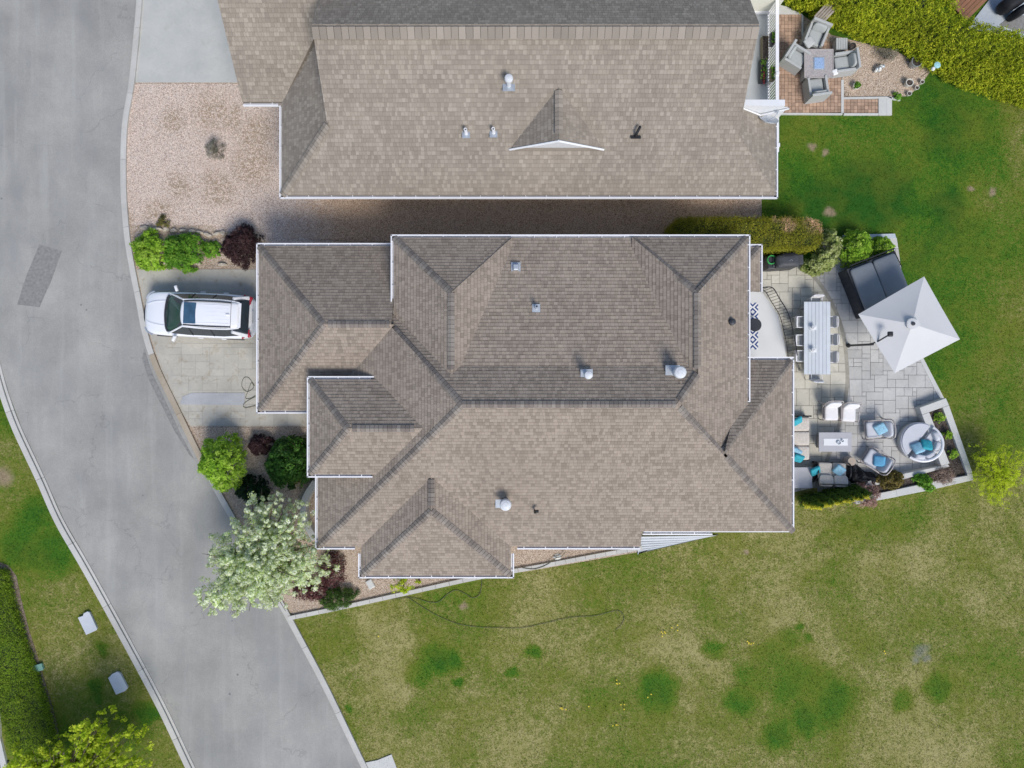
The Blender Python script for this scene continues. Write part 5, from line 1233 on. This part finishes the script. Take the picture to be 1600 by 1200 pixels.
# hot tub
t = thing('hot_tub', 'black square hot tub with a folding grey vinyl cover, half under the parasol', 'hot tub', W(1358, 449, .05), R(21.5))
m = MB(); m.box((0, 0, .43), (2.04, 2.10, .86)); m.build('cabinet', M['tubside'], t, bevel=.03)
m = MB(); m.box((0, 0, .87), (2.10, 2.16, .05)); m.build('rim', M['tubside'], t, bevel=.02)
for s_ in (-1, 1):
    m = MB(); m.soft((s_*.50, 0, .95), (.99, 2.02, .16), r=.16); m.build('cover_half', M['tubcover'], t, smooth=True)
m = MB(); m.box((.95, 0, .90), (.06, 1.9, .05)); m.build('cover_skirt', M['tubside'], t)
m = MB(); m.tube([(-.9, 1.16, .95), (1.06, 1.16, .95)], .03); lf = m.build('cover_lifter', M['black'], t)
m = MB(); m.tube([(1.0, 1.16, .95), (1.04, .35, .98)], .02); m.tube([(-.2, 1.16, .95), (-.2, 1.0, .98)], .02); m.build('lifter_arm', M['black'], lf)
for i in range(9):
    m = MB(); m.box((-1.03, -.85+i*.21, .43), (.02, .18, .74)); m.build('cabinet_panel', M['tubside'], t)
# cantilever parasol
pc = W(1426, 506, 2.9); t = thing('cantilever_parasol', 'square pale grey cantilever parasol shading the hot tub', 'parasol', (pc.x, pc.y, 0))
corn = [W(1444, 432, 2.32), W(1500, 530, 2.32), W(1398, 583, 2.32), W(1341, 491, 2.32)]
off = Vector((pc.x, pc.y, 0)); ctr = Vector((0, 0, 2.90)); m = MB()
for i in range(4):
    a = corn[i]-off; b = corn[(i+1) % 4]-off; n = 8
    # slightly hollow cloth between the ribs
    for r_ in range(n):
        for s_ in range(n):
            def P_(u, v):
                p = ctr.lerp(a.lerp(b, v), u); sag = .035*math.sin(math.pi*v)*u*(1.1-u*.55)+.03*math.sin(math.pi*u); return (p.x, p.y, p.z-sag)
            u0, u1, v0, v1 = r_/n, (r_+1)/n, s_/n, (s_+1)/n
            m.poly([P_(u0, v0), P_(u1, v0), P_(u1, v1), P_(u0, v1)] if r_ else [P_(0, 0), P_(u1, v0), P_(u1, v1)])
cn = m.build('canopy', M['canvas'], t, smooth=False)
m = MB(); m.soft((0, 0, 2.88), (.46, .46, .09), r=.9); m.box((.05, -.02, 2.905), (.44, .26, .012), rz=.4); m.build('vent_flap', M['canvas'], cn)
m = MB(); m.lathe([(.001, 0), (.07, 0), (.07, .09), (.001, .1)], (0, 0, 2.88), n=14); m.build('finial', M['tubside'], t)
for i in range(4):
    m = MB(); a = corn[i]-off; m.tube([(0, 0, 2.68), (a.x*.97, a.y*.97, a.z-.08)], .015); m.build('rib', M['black'], t)
    b = corn[(i+1) % 4]-off; mm_ = a.lerp(b, .5); m = MB(); m.tube([(0, 0, 2.64), (mm_.x*.95, mm_.y*.95, mm_.z-.2)], .012); m.build('rib', M['black'], t)
p0, p1, p2 = W(1325, 540, .05)-off, W(1364, 538, 2.1)-off, W(1391, 522, 2.92)-off
m = MB(); m.tube([p0, p1], .045, n=10); m.build('mast', M['tubside'], t)
m = MB(); m.tube([p1+(p0-p1)*.12, p1.lerp(p2, .3), p2], .03, n=8); m.tube([p1+(p0-p1)*.3, p1.lerp(p2, .22)], .02); m.build('arm', M['tubside'], t)
m = MB(); m.soft(p2, (.20, .20, .12)); m.build('arm_joint', M['black'], t)
m = MB(); m.lathe([(.001, .05), (.09, .05), (.09, .0), (.001, 0)], p0+Vector((0, 0, .02)), n=16); m.build('base', M['black'], t)
m = MB(); m.tube([W(1396, 559, 2.5)-off+Vector((0, 0, .02)), W(1400, 541, 2.68)-off+Vector((0, 0, .0)), W(1406, 560, 2.55)-off], .001); 
# dining table
t = thing('dining_table', 'long pale grey boarded dining table beside the deck railing', 'table', W(1265, 530, PZ))
m = MB(); m.box((0, 0, .70), (1.0, 2.85, .04)); m.build('frame', M['greytable'], t)
wid = [.17, .15, .15, .15, .15, .15, .17]; x = -.545
for w_ in wid:
    m = MB(); m.box((x+w_/2, 0, .735), (w_-.012, 2.99, .03), a=random.random()); m.build('board', M['tableboard'], t); x += w_
for sx in (-.42, .42):
    for sy in (-1.3, 1.3):
        m = MB(); m.box((sx, sy, .34), (.07, .07, .68)); m.build('leg', M['greytable'], t)
for (px, py, lb) in ((1269, 513, 'upper white candle lantern on the long dining table'), (1269, 548, 'lower white candle lantern on the long dining table')):
    t = thing('lantern', lb, 'lantern', W(px, py, PZ+.75)); 
    m = MB(); m.box((0, 0, .01), (.17, .15, .02)); m.build('base', M['trim'], t)
    m = MB(); m.lathe([(.001, 0), (.035, 0), (.035, .12), (.001, .12)], (0, 0, .02), n=12); m.build('candle', M['whitecush'], t)
    m = MB()
    for sx in (-.075, .075):
        for sy in (-.065, .065): m.box((sx, sy, .11), (.012, .012, .2))
    m.build('frame', M['white'], t)
    m = MB(); m.box((0, 0, .22), (.18, .16, .02)); m.box((0, 0, .24), (.08, .07, .03)); m.build('lid', M['trim'], t)
def dchair():
    t = thing('dining_chair', '', 'chair')
    m = MB(); m.box((0, 0, .44), (.46, .44, .03)); m.build('seat', M['wicker'], t)
    for sx in (-.22, .22):
        m = MB(); m.tube([(sx, -.22, 0), (sx, -.22, .62), (sx, .2, .64)], .016); m.build('armrest', M['white'], t)
        for sy in (-.2, .2):
            m = MB(); m.box((sx*.95, sy, .22), (.028, .028, .44)); m.build('leg', M['white'], t)
    m = MB(); m.tube(smooth_path([(-.22, .2, .45), (-.22, .27, .82), (-.12, .30, .88), (.12, .30, .88), (.22, .27, .82), (.22, .2, .45)], 4), .018); m.build('back_frame', M['white'], t)
    m = MB(); m.poly([(-.21, .21, .5), (.21, .21, .5), (.21, .285, .84), (-.21, .285, .84)]); m.box((0, .262, .70), (.40, .03, .30)); m.build('backrest', M['whitecush'], t)
    return t
proto = dchair()
chairs = [(1243, 505, 90, 'uppermost white dining chair on the house side of the long table'), (1242, 533, 90, 'middle white dining chair on the house side of the long table'), (1242, 557, 90, 'lowest white dining chair on the house side, beside the eave corner'),
 (1284, 505, -90, 'uppermost white dining chair on the parasol side of the long table'), (1285, 532, -90, 'middle white dining chair on the parasol side of the long table'), (1284, 559, -90, 'lowest white dining chair on the parasol side of the long table'),
 (1266, 476, 0, 'white dining chair at the upper head of the long table'), (1266, 586, 180, 'white dining chair at the lower head of the long table')]
for i, (px, py, rz, lb) in enumerate(chairs):
    o = proto if i == 0 else copy_tree(proto)
    o.location = W(px, py, PZ); o.rotation_euler = (0, 0, R(rz)); tag(o, lb, 'chair', 'white chairs round the dining table')
# covered grill and hose reel box
t = thing('covered_grill', 'barbecue under a black fitted cover below the browned end of the hedge', 'barbecue', W(1218, 413, PZ), R(4))
m = MB(); m.box((-.05, -.02, .45), (.95, .52, .9), top=.96); m.soft((-.05, -.02, .95), (1.0, .56, .42), r=.4); m.build('cover', M['bbq'], t, smooth=False, bevel=.03)
m = MB(); m.soft((-.02, .17, .98), (.62, .30, .34), r=.45); m.build('lid_bulge', M['blackcloth'], t, smooth=True)
m = MB(); m.box((.54, .02, .82), (.26, .44, .12), top=.9); m.box((-.50, 0, .80), (.22, .44, .1), top=.9); m.build('side_shelf', M['bbq'], t, bevel=.03)
m = MB(); m.tube(smooth_path([(-.03, -.05, 1.17), (.03, -.01, 1.175), (.09, -.05, 1.17)], 4), .008); m.build('emblem', M['galv'], t)
t = thing('hose_reel', 'dark storage box with a bright green hose coil at the little roof corner', 'hose reel', W(1197, 415, PZ))
m = MB(); m.box((0, 0, .4), (.42, .52, .8)); m.build('box', M['tubside'], t, bevel=.03)
m = MB()
for k in range(3): m.tube([(-.08+(.17-.0*k)*math.cos(a/20*6.283), .10+.17*math.sin(a/20*6.283), .82+.03*k) for a in range(21)], .018, n=6, cap=False)
m.build('hose_coil', M['green'], t)
# fire table
t = thing('fire_table', 'long grey fire table with a white tray, between the pale chairs and the sofa', 'table', W(1296, 689, PZ))
m = MB(); m.box((0, 0, .25), (1.10, .56, .5)); m.build('base', M['taupe'], t)
m = MB(); m.box((0, 0, .52), (1.36, .80, .05)); m.build('tabletop', M['greytable'], t, bevel=.01)
m = MB(); m.prism([(-.50, -.145), (.52, -.145), (.50, 0), (.52, .145), (-.50, .145), (-.48, 0)], .545, .56); tr = m.build('tray', M['trim'], t)
for (x, y, r_, lb) in ((.12, -.02, .085, 'larger dark bowl on the white tray of the fire table'), (.27, .05, .055, 'smaller dark bowl on the white tray of the fire table')):
    m = MB(); m.lathe([(.001, .01), (r_*.6, .0), (r_, .06), (r_*.86, .06), (r_*.5, .02), (.001, .02)], n=18); o = m.build('bowl', M['galv'], loc=W(1296, 689, PZ)+Vector((x, y, .56))); tag(o, lb, 'bowl')
# lounge chairs
def lounge(name, label, px, py, rz, cush, frame, pillow=None):
    t = thing(name, label, 'chair', W(px, py, PZ), R(rz))
    if pillow: t.scale = (1.16, 1.16, 1)
    m = MB(); m.soft((0, -.06, .40), (.58, .58, .15), r=.25); m.build('seat', cush, t, smooth=True)
    Mx = Matrix.Rotation(R(-58), 3, 'X')
    m = MB(); m.soft((0, .30, .62), (.58, .14, .52), M=Matrix.Rotation(R(-22), 3, 'X'), r=.28); m.build('backrest', cush, t, smooth=True)
    for s_ in (-1, 1):
        m = MB(); m.tube(smooth_path([(s_*.34, -.32, .0), (s_*.34, -.32, .55), (s_*.34, -.05, .60), (s_*.34, .30, .58), (s_*.34, .42, .0)], 3), .022); m.build('armrest', frame, t)
    m = MB(); m.tube(smooth_path([(-.32, .22, .35), (-.30, .44, .86), (.30, .44, .86), (.32, .22, .35)], 4), .022); m.build('back_frame', frame, t)
    m = MB(); m.box((0, -.04, .30), (.64, .66, .04)); m.build('seat_frame', frame, t)
    if pillow:
        p = t.location+Matrix.Rotation(R(rz), 3, 'Z')@Vector((-.03, .10, .60))
        q = MB(); q.soft((0, 0, 0), (.44, .44, .16), M=Matrix.Rotation(R(rz+28), 3, 'Z')@Matrix.Rotation(R(26), 3, 'X'), r=.24); o = q.build('pillow', pillow[0], smooth=True, loc=p); tag(o, pillow[1], 'pillow')
    return t
lounge('lounge_chair', 'left of the two white cushioned lounge chairs standing side by side', 1292, 643, 0, M['whitecush'], M['taupe'])
lounge('lounge_chair', 'right of the two white cushioned lounge chairs standing side by side', 1319, 645, -3, M['whitecush'], M['taupe'])
for_arm = []
lounge('armchair', 'pale grey armchair with a sky blue pillow, right of the fire table', 1361, 670, -100+15, M['greycush'], M['taupe'], (M['skyblue'], 'sky blue striped pillow on the armchair right of the fire table'))
lounge('armchair', 'pale grey armchair with a plain blue pillow, beside the black cover', 1359, 717, -122, M['greycush'], M['taupe'], (M['blue'], 'plain blue pillow on the armchair beside the black cover'))
# round daybed
t = thing('daybed', 'round pale grey wicker daybed with a split seat in the planter corner', 'daybed', W(1429, 689, PZ), R(-38))
def halfdisc(m, r, z0, z1, a0, a1, n=20, bev=.05, cx=0, cy=0):
    pts = [(cx+r*math.cos(a0+(a1-a0)*i/n), cy+r*math.sin(a0+(a1-a0)*i/n)) for i in range(n+1)]
    m.prism(pts, z0, z1-bev); s_ = .95; m.prism([(cx+(x-cx)*s_, cy+(y-cy)*s_) for x, y in pts], z1-bev-.001, z1)
m = MB(); m.lathe([(.74, 0), (.80, .1), (.80, .28), (.001, .3)], n=32); m.build('base', M['wicker'], t)
m = MB(); halfdisc(m, .80, .28, .46, R(95), R(265), cx=-.02); m.build('footstool_cushion', M['greycush'], t, bevel=.02)
m = MB(); halfdisc(m, .80, .28, .46, R(-85), R(85), cx=.02); m.build('seat_cushion', M['greycush'], t, bevel=.02)
m = MB(); m.tube([(.78*math.cos(R(a)), .78*math.sin(R(a)), .42+.30*max(0, math.cos(R(a)*.9))) for a in range(-88, 89, 8)], .06, n=8); m.build('back_rim', M['white'], t)
for a in (-62, -22, 22, 62):
    m = MB(); m.soft((.62*math.cos(R(a)), .62*math.sin(R(a)), .55), (.22, .42, .30), rz=R(a), r=.4); m.build('back_cushion', M['greycush'], t, smooth=True)
tp = t.location
for (px, py, rz, mt, lb) in ((1434, 700, 20, M['skyblue'], 'striped aqua pillow on the round daybed'), (1448, 695, -10, M['teal'], 'deep teal pillow on the round daybed')):
    q = MB(); q.soft((0, 0, 0), (.44, .44, .16), M=Matrix.Rotation(R(rz), 3, 'Z')@Matrix.Rotation(R(-30), 3, 'X'), r=.24); o = q.build('pillow', mt, smooth=True, loc=W(px, py, .66)); tag(o, lb, 'pillow')
# sofa along the house, half under the eave
t = thing('sofa', 'speckled beige sofa running along the bungalow wall, half under the eave', 'sofa', W(1240, 684, PZ))
m = MB(); m.box((0, 0, .18), (1.0, 1.85, .28)); m.build('base', M['blackcloth'], t)
for i in range(3):
    m = MB(); m.soft((.05, -.60+i*.6, .40), (.88, .585, .18), r=.22); m.build('seat', M['beigecush'], t, smooth=True)
m = MB(); m.soft((-.42, 0, .62), (.2, 1.8, .4), r=.3); m.build('backrest', M['beigecush'], t, smooth=True)
m = MB(); m.tube([(.42, .94, .0), (.50, .94, .58), (-.4, .94, .62)], .03); m.build('armrest', M['black'], t)
# loveseat
t = thing('loveseat', 'two-seat speckled beige loveseat with black frame below the fire table', 'sofa', W(1293, 736, PZ), R(-2))
m = MB(); m.box((0, 0, .20), (1.34, .80, .10)); m.build('frame', M['black'], t)
for s_ in (-1, 1):
    m = MB(); m.soft((s_*.295, .10, .38), (.585, .60, .18), r=.22); m.build('seat', M['beigecush'], t, smooth=True)
    m = MB(); m.soft((s_*.30, -.34, .56), (.585, .16, .50), M=Matrix.Rotation(R(76), 3, 'X'), r=.24); m.build('backrest', M['beigecush'], t, smooth=True)
    m = MB(); m.tube(smooth_path([(s_*.66, .38, .0), (s_*.67, .36, .58), (s_*.66, -.2, .62), (s_*.62, -.48, .0)], 3), .03); m.build('armrest', M['black'], t)
    for y in (-.36, .36): m = MB(); m.box((s_*.62, y, .1), (.05, .05, .2)); m.build('leg', M['black'], t)
m = MB(); m.tube([(-.62, -.46, .78), (.62, -.46, .78)], .025); m.build('back_rail', M['black'], t)
def pillow(px, py, z, rz, mt, lb, tilt=25, s=.42):
    q = MB(); q.soft((0, 0, 0), (s, s, .16), M=Matrix.Rotation(R(rz), 3, 'Z')@Matrix.Rotation(R(tilt), 3, 'X'), r=.24); o = q.build('pillow', mt, smooth=True, loc=W(px, py, z)); return tag(o, lb, 'pillow')
pillow(1274, 736, .62, 25, M['teal'], 'teal pillow leaning on the left arm of the loveseat', 40)
pillow(1311, 735, .62, -35, M['skyblue'], 'patterned pale blue pillow at the right end of the loveseat', 25)
pillow(1246, 658, .62, 30, M['teal'], 'teal pillow at the top end of the sofa by the gutter', 50)
pillow(1243, 706, .62, -30, M['skyblue'], 'pale blue and white pillow tucked on the sofa under the gutter', 55)
pillow(1247, 716, .66, -15, M['teal'], 'teal pillow at the lower end of the sofa by the gutter', 50)
t = thing('side_table', 'grey square-topped table in the corner between sofa and loveseat', 'table', W(1245, 744, PZ))
m = MB(); m.box((0, 0, .45), (.90, .86, .05)); m.build('tabletop', M['greytable'], t, bevel=.01)
for sx in (-.38, .38):
    for sy in (-.36, .36): m = MB(); m.box((sx, sy, .21), (.05, .05, .42)); m.build('leg', M['black'], t)
t = thing('stool', 'round wicker stool with a taupe top between loveseat and armchair', 'stool', W(1323, 719, PZ))
m = MB(); m.lathe([(.15, 0), (.21, .2), (.17, .42), (.001, .42)], n=20); m.build('base', M['taupe'], t)
m = MB(); m.lathe([(.001, .47), (.17, .47), (.18, .45), (.17, .42), (.001, .42)], n=24); m.build('seat', plain('taupe_top', (.40, .33, .26), .7, .06, 5), t)
# folded black cover lying across the wall end
t = thing('folded_cover', 'crumpled black furniture cover heaped on the patio between loveseat and planter', 'cover', W(1343, 743, PZ), R(-30)); t.scale = (1.35, 1.3, 1)
m = MB(); nx, ny = 26, 12
for i in range(nx):
    for j in range(ny):
        u, v = i/(nx-1), j/(ny-1); x = -.66+1.32*u; wd = .32*(1-.45*u)*(1+.12*math.sin(u*19)); y = (v-.5)*2*wd+.05*math.sin(u*11)
        h_ = .62*math.sin(math.pi*min(1, max(0, u*.9+.08)))**.5*math.sin(math.pi*v)**.6*(.8+.2*math.sin(u*23+v*7)+.12*math.sin(v*17+u*5))
        m.v.append((x, y, max(.0, h_)))
for i in range(nx-1):
    for j in range(ny-1): m.f.append((i*ny+j, (i+1)*ny+j, (i+1)*ny+j+1, i*ny+j+1)); m.a.append(.5)
m.build('cloth', M['blackcloth'], t)
# planter walls
t = thing('planter', 'L-shaped concrete planter enclosing the patio corner', 'planter', W(1478, 700))
o_ = t.location
def wallseg(pts, z1, name='wall'):
    m = MB(); q = [W2(*p, z1) for p in pts]; m.prism([(x-o_.x, y-o_.y) for x, y in q], 0, z1, a=random.random()); m.build(name, M['conc_clean'], t, bevel=.012)
hz = .45
wallseg([(1437, 637), (1478, 622), (1483, 633), (1473, 636.5), (1452, 644), (1441, 648)], hz)
wallseg([(1441, 648.3), (1452, 644.3), (1484, 724), (1471, 728)], hz)
wallseg([(1483, 633.3), (1473, 636.8), (1511, 739), (1520, 739)], hz)
wallseg([(1520, 739.4), (1511, 739.4), (1512, 743), (1460, 752), (1461, 764), (1521, 750)], hz)
wallseg([(1460, 752.3), (1400, 765), (1402, 776), (1461, 764.3)], hz-.004)
wallseg([(1400, 765.2), (1334, 779), (1338, 788), (1402, 776.3)], hz-.008)
wallseg([(1471, 728.2), (1481, 725), (1484, 729), (1415, 748), (1413, 740)], hz-.004)
wallseg([(1415, 748.2), (1413, 740.3), (1356, 752), (1350, 762)], hz-.008)
m = MB(); q = [W2(*p, .32) for p in [(1446, 646), (1474, 638), (1512, 738), (1512, 745), (1460, 757), (1345, 778), (1345, 764), (1412, 746), (1482, 729)]]; m.prism([(x-o_.x, y-o_.y) for x, y in q], 0, .32); m.build('soil', M['soil'], t)

# ------------------------------------------------------------------ the neighbour's patio
def wickerchair(px, py, rz, label, cushion=True):
    t = thing('wicker_chair', label, 'chair', W(px, py, .06), R(rz), 'grey wicker chairs round the fire table')
    m = MB(); m.box((0, -.02, .18), (.72, .78, .36)); m.build('base', M['wicker'], t, bevel=.02)
    m = MB(); m.soft((0, -.08, .41), (.56, .62, .14), r=.2); m.build('seat', M['wicker_in'], t, smooth=True)
    for s_ in (-1, 1):
        m = MB(); m.box((s_*.36, 0, .32), (.10, .80, .64)); m.build('armrest', M['wicker'], t, bevel=.015)
    m = MB(); m.box((0, .42, .44), (.82, .10, .88)); m.build('backrest', M['wicker'], t, bevel=.015)
    if cushion:
        m = MB(); m.soft((.0, .27, .62), (.56, .14, .42), M=Matrix.Rotation(R(-14), 3, 'X'), r=.3); m.build('back_cushion', M['wicker_in'], t, smooth=True)
    return t
wickerchair(1267, 64, -22, 'grey wicker chair with a loose square pillow, above the fire table')
wickerchair(1237, 98, 58, 'grey wicker chair turned away, left of the fire table by the railing')
wickerchair(1311, 106, -82, 'deep grey wicker chair holding a white cloth, right of the fire table')
wickerchair(1269, 144, 188, 'grey wicker chair with its back to the lawn, below the fire table')
pillow(1264, 66, .60, 40, M['wicker'], 'pale square pillow on the wicker chair above the fire table', 10, .40)
pillow(1304, 113, .60, 20, M['whitecush'], 'crumpled white cloth on the wicker chair right of the fire table', 10, .24)
t = thing('fire_table', 'square mottled fire table with blue glass centre, among the wicker chairs', 'table', W(1270, 109, .06))
m = MB(); m.box((0, 0, .27), (1.05, 1.05, .54)); m.build('base', M['wicker'], t)
m = MB(); m.box((0, 0, .565), (1.20, 1.18, .05)); m.build('tabletop', M['mosaic'], t, bevel=.01)
m = MB(); m.box((0, 0, .60), (.46, .52, .02)); m.build('burner_tray', M['galv'], t)
m = MB(); m.box((0, 0, .612), (.38, .44, .02)); m.build('fire_glass', M['fireglass'], t)
for sx, sy, dx_, dy_ in ((0, .58, 1.2, .03), (0, -.58, 1.2, .03), (.59, 0, .03, 1.13), (-.59, 0, .03, 1.13)):
    m = MB(); m.box((sx, sy, .597), (dx_, dy_, .012)); m.build('edge_trim', M['taupe'], t)
t = thing('side_table', 'small grey slatted square table between the wicker chairs and the black pot', 'table', W(1308, 76, .06))
m = MB(); m.box((0, 0, .2), (.40, .42, .4)); m.build('base', M['wicker'], t)
for i in range(5): m = MB(); m.box((-.19+i*.095, 0, .42), (.085, .48, .03)); m.build('slat', M['wicker'], t)
def pot(px, py, r, h, mat, label, soil=True, plant=None, flower=None):
    t = thing('plant_pot', label, 'plant pot', W(px, py, .02))
    m = MB(); m.lathe([(r*.7, 0), (r*.95, h*.8), (r, h), (r*.84, h), (r*.8, h-.05)], n=22); m.build('pot', mat, t, smooth=False)
    m = MB(); m.lathe([(.001, h-.05), (r*.82, h-.05), (r*.82, h-.08)], n=16); m.build('soil', M['soil'], t)
    if plant:
        kk = 90; q = rng.normal(0, 1, (kk, 3)); q /= np.linalg.norm(q, axis=1)[:, None]; q[:, 2] = np.abs(q[:, 2])
        leaves('plant', t, q*r*1.0*rng.uniform(.4, 1, kk)[:, None]+np.array([0, 0, h-.02]), q, .10, plant, rng.uniform(0, 1, kk), (0, 0, 0))
    return t
pot(1328, 76, .14, .26, M['tubside'], 'small black pot beside the slatted side table')
pot(1425, 102, .23, .38, M['glaze'], 'largest glazed pot with a dark wet mouth, against the cedar hedge')
pot(1416, 133, .16, .28, M['whitepot'], 'white-rimmed round pot in the gravel above the three small pots')
pot(1438, 130, .09, .16, M['whitepot'], 'small white pot nearest the cedar hedge on the curved kerb')
pot(1430, 139, .09, .16, M['whitepot'], 'middle one of the small white pots on the curved kerb')
pot(1418, 148, .10, .16, M['whitepot'], 'small white pot farthest from the cedar hedge on the curved kerb')
pot(1335, 137, .15, .24, M['whitepot'], 'pale pot with a round green plant near the brick patio kerb', plant=L_green)
canopy('low_plant', 'low green plant at the corner of the rock garden edging', 'plant', blob(1401, 149, 6, 5), 0, .25, 18, 18, .07, L_green, .07)
pot(1323, 148, .09, .02, M['dirt'] if False else M['planterwood'], 'tiny brown dish near the brick step')
t = thing('garden_ornament', 'glinting white and grey stone ornament in the rock garden gravel', 'ornament', W(1372, 110))
for i in range(7):
    m = MB(); m.soft((random.gauss(0, .10), random.gauss(0, .10), .12+random.random()*.15), (.16, .13, .16), rz=i, r=.6); m.build('stone', M['whitepot'] if i % 2 else M['galv'], t, smooth=True)
t = thing('garden_ornament', 'white and turquoise glass ornament on a stake in front of the cedar hedge', 'ornament', W(1449, 109, 0))
m = MB(); m.tube([(0, 0, 0), (0, 0, .95)], .012); m.build('stake', M['black'], t)
m = MB(); m.lathe([(.001, -.02), (.12, .0), (.13, .04), (.05, .06), (.001, .05)], (.05, .02, 1.0), n=16); m.build('dish', M['pale_blue'], t)
m = MB(); m.lathe([(.001, -.06), (.08, 0), (.06, .06), (.001, .07)], (-.08, -.10, .95), n=14); m.build('ball', M['trim'], t)
ornloc = W(1462, 103, 1.3); t.location = (ornloc.x, ornloc.y, .3)
t = thing('wooden_lounger', 'weathered slatted wooden lounger leaning in the gap of the cedar hedge', 'chair', W(1290, 20, .5), R(47))
for i in range(5):
    m = MB(); m.box((0, -.20+i*.1, .35), (1.35, .08, .03), a=random.random()); m.build('slat', M['wood'], t)
for s_ in (-.5, .5): m = MB(); m.box((s_, 0, .30), (.06, .5, .05)); m.build('crossbar', M['wood'], t)
m = MB(); m.box((-.62, -.18, .0), (.06, .06, .66)); m.box((.62, -.18, .0), (.06, .06, .66)); m.box((-.62, .18, .0), (.06, .06, .66)); m.box((.62, .18, .0), (.06, .06, .66)); m.build('leg', M['wood'], t)
# deck planters
def planter(px, py, z, sx, sy, mat, lb, plant, fl=0, h=.22):
    t = thing('flower_box', lb, 'planter', W(px, py, z))
    m = MB(); m.box((0, 0, h/2), (sx, sy, h)); m.build('box', mat, t)
    m = MB(); m.box((0, 0, h+.002), (sx-.05, sy-.05, .012)); m.build('soil', M['soil'], t)
    kk = 60; q = np.stack([rng.uniform(-sx*.5, sx*.5, kk), rng.uniform(-sy*.5, sy*.5, kk), rng.uniform(h, h+.14, kk)], 1)
    if plant: leaves('plant', t, q, np.tile([0, 0, 1.], (kk, 1)), .09, plant, rng.uniform(0, 1, kk), (0, 0, 0))
    for i in range(fl):
        m = MB(); m.soft((0, -sy*.1-i*.09, h+.06), (.06, .06, .05), r=.8); m.build('flower', M['flower_red'], t)
planter(1193, 78, .82, .26, .95, M['planterwood'], 'long empty wooden trough standing on the neighbour deck', None)
planter(1190, 114, .82, .26, .92, M['tubside'], 'long black trough with red flowers on the neighbour deck', L_green, 6)
planter(1206, 64, 1.4, .22, .50, M['tubside'], 'black box of pale green plants hooked on the deck railing, upper one', L_green)
planter(1206, 118, 1.4, .22, .52, M['planterwood'], 'trailing green planter hooked on the deck railing, lower one', L_green)
# beyond the cedar hedge
root = bpy.data.objects.new('far_deck', None); C.objects.link(root); root['kind'] = 'structure'
dv = (W(1538, 0, .3)-W(1518, 20, .3)).normalized(); nv = Vector((-dv.y, dv.x, 0))
for i in range(12):
    p = W(1524, 4, .3)+nv*(i*.16-.2)+dv*1.3; m = MB(); m.box((0, 0, 0), (4.2, .145, .05), rz=math.atan2(dv.y, dv.x), a=random.random()); m.build('deck_board', M['redwood'], root, loc=p)
sheet('far_patio', [(1510, 45), (1545, 0), (1545, -70), (1700, -70), (1700, 80)], .05, M['conc_blue'])
sheet('far_path', [(1560, 40), (1580, 24), (1700, 30), (1700, 90)], .065, M['patch'])
for (px, py, sx, sy, lb) in ((1568, 14, 1.0, .55, 'larger black covered shape beyond the cedar hedge'), (1578, 30, .5, .3, 'smaller dark bundle beyond the cedar hedge')):
    t = thing('covered_barbecue', lb, 'cover', W(px, py, .05), .5); m = MB(); m.soft((0, 0, .45), (sx, sy, .95), r=.5); m.soft((sx*.3, .1, .4), (sx*.6, sy*.8, .8), r=.5); m.build('cover', M['blackcloth'], t, smooth=True)
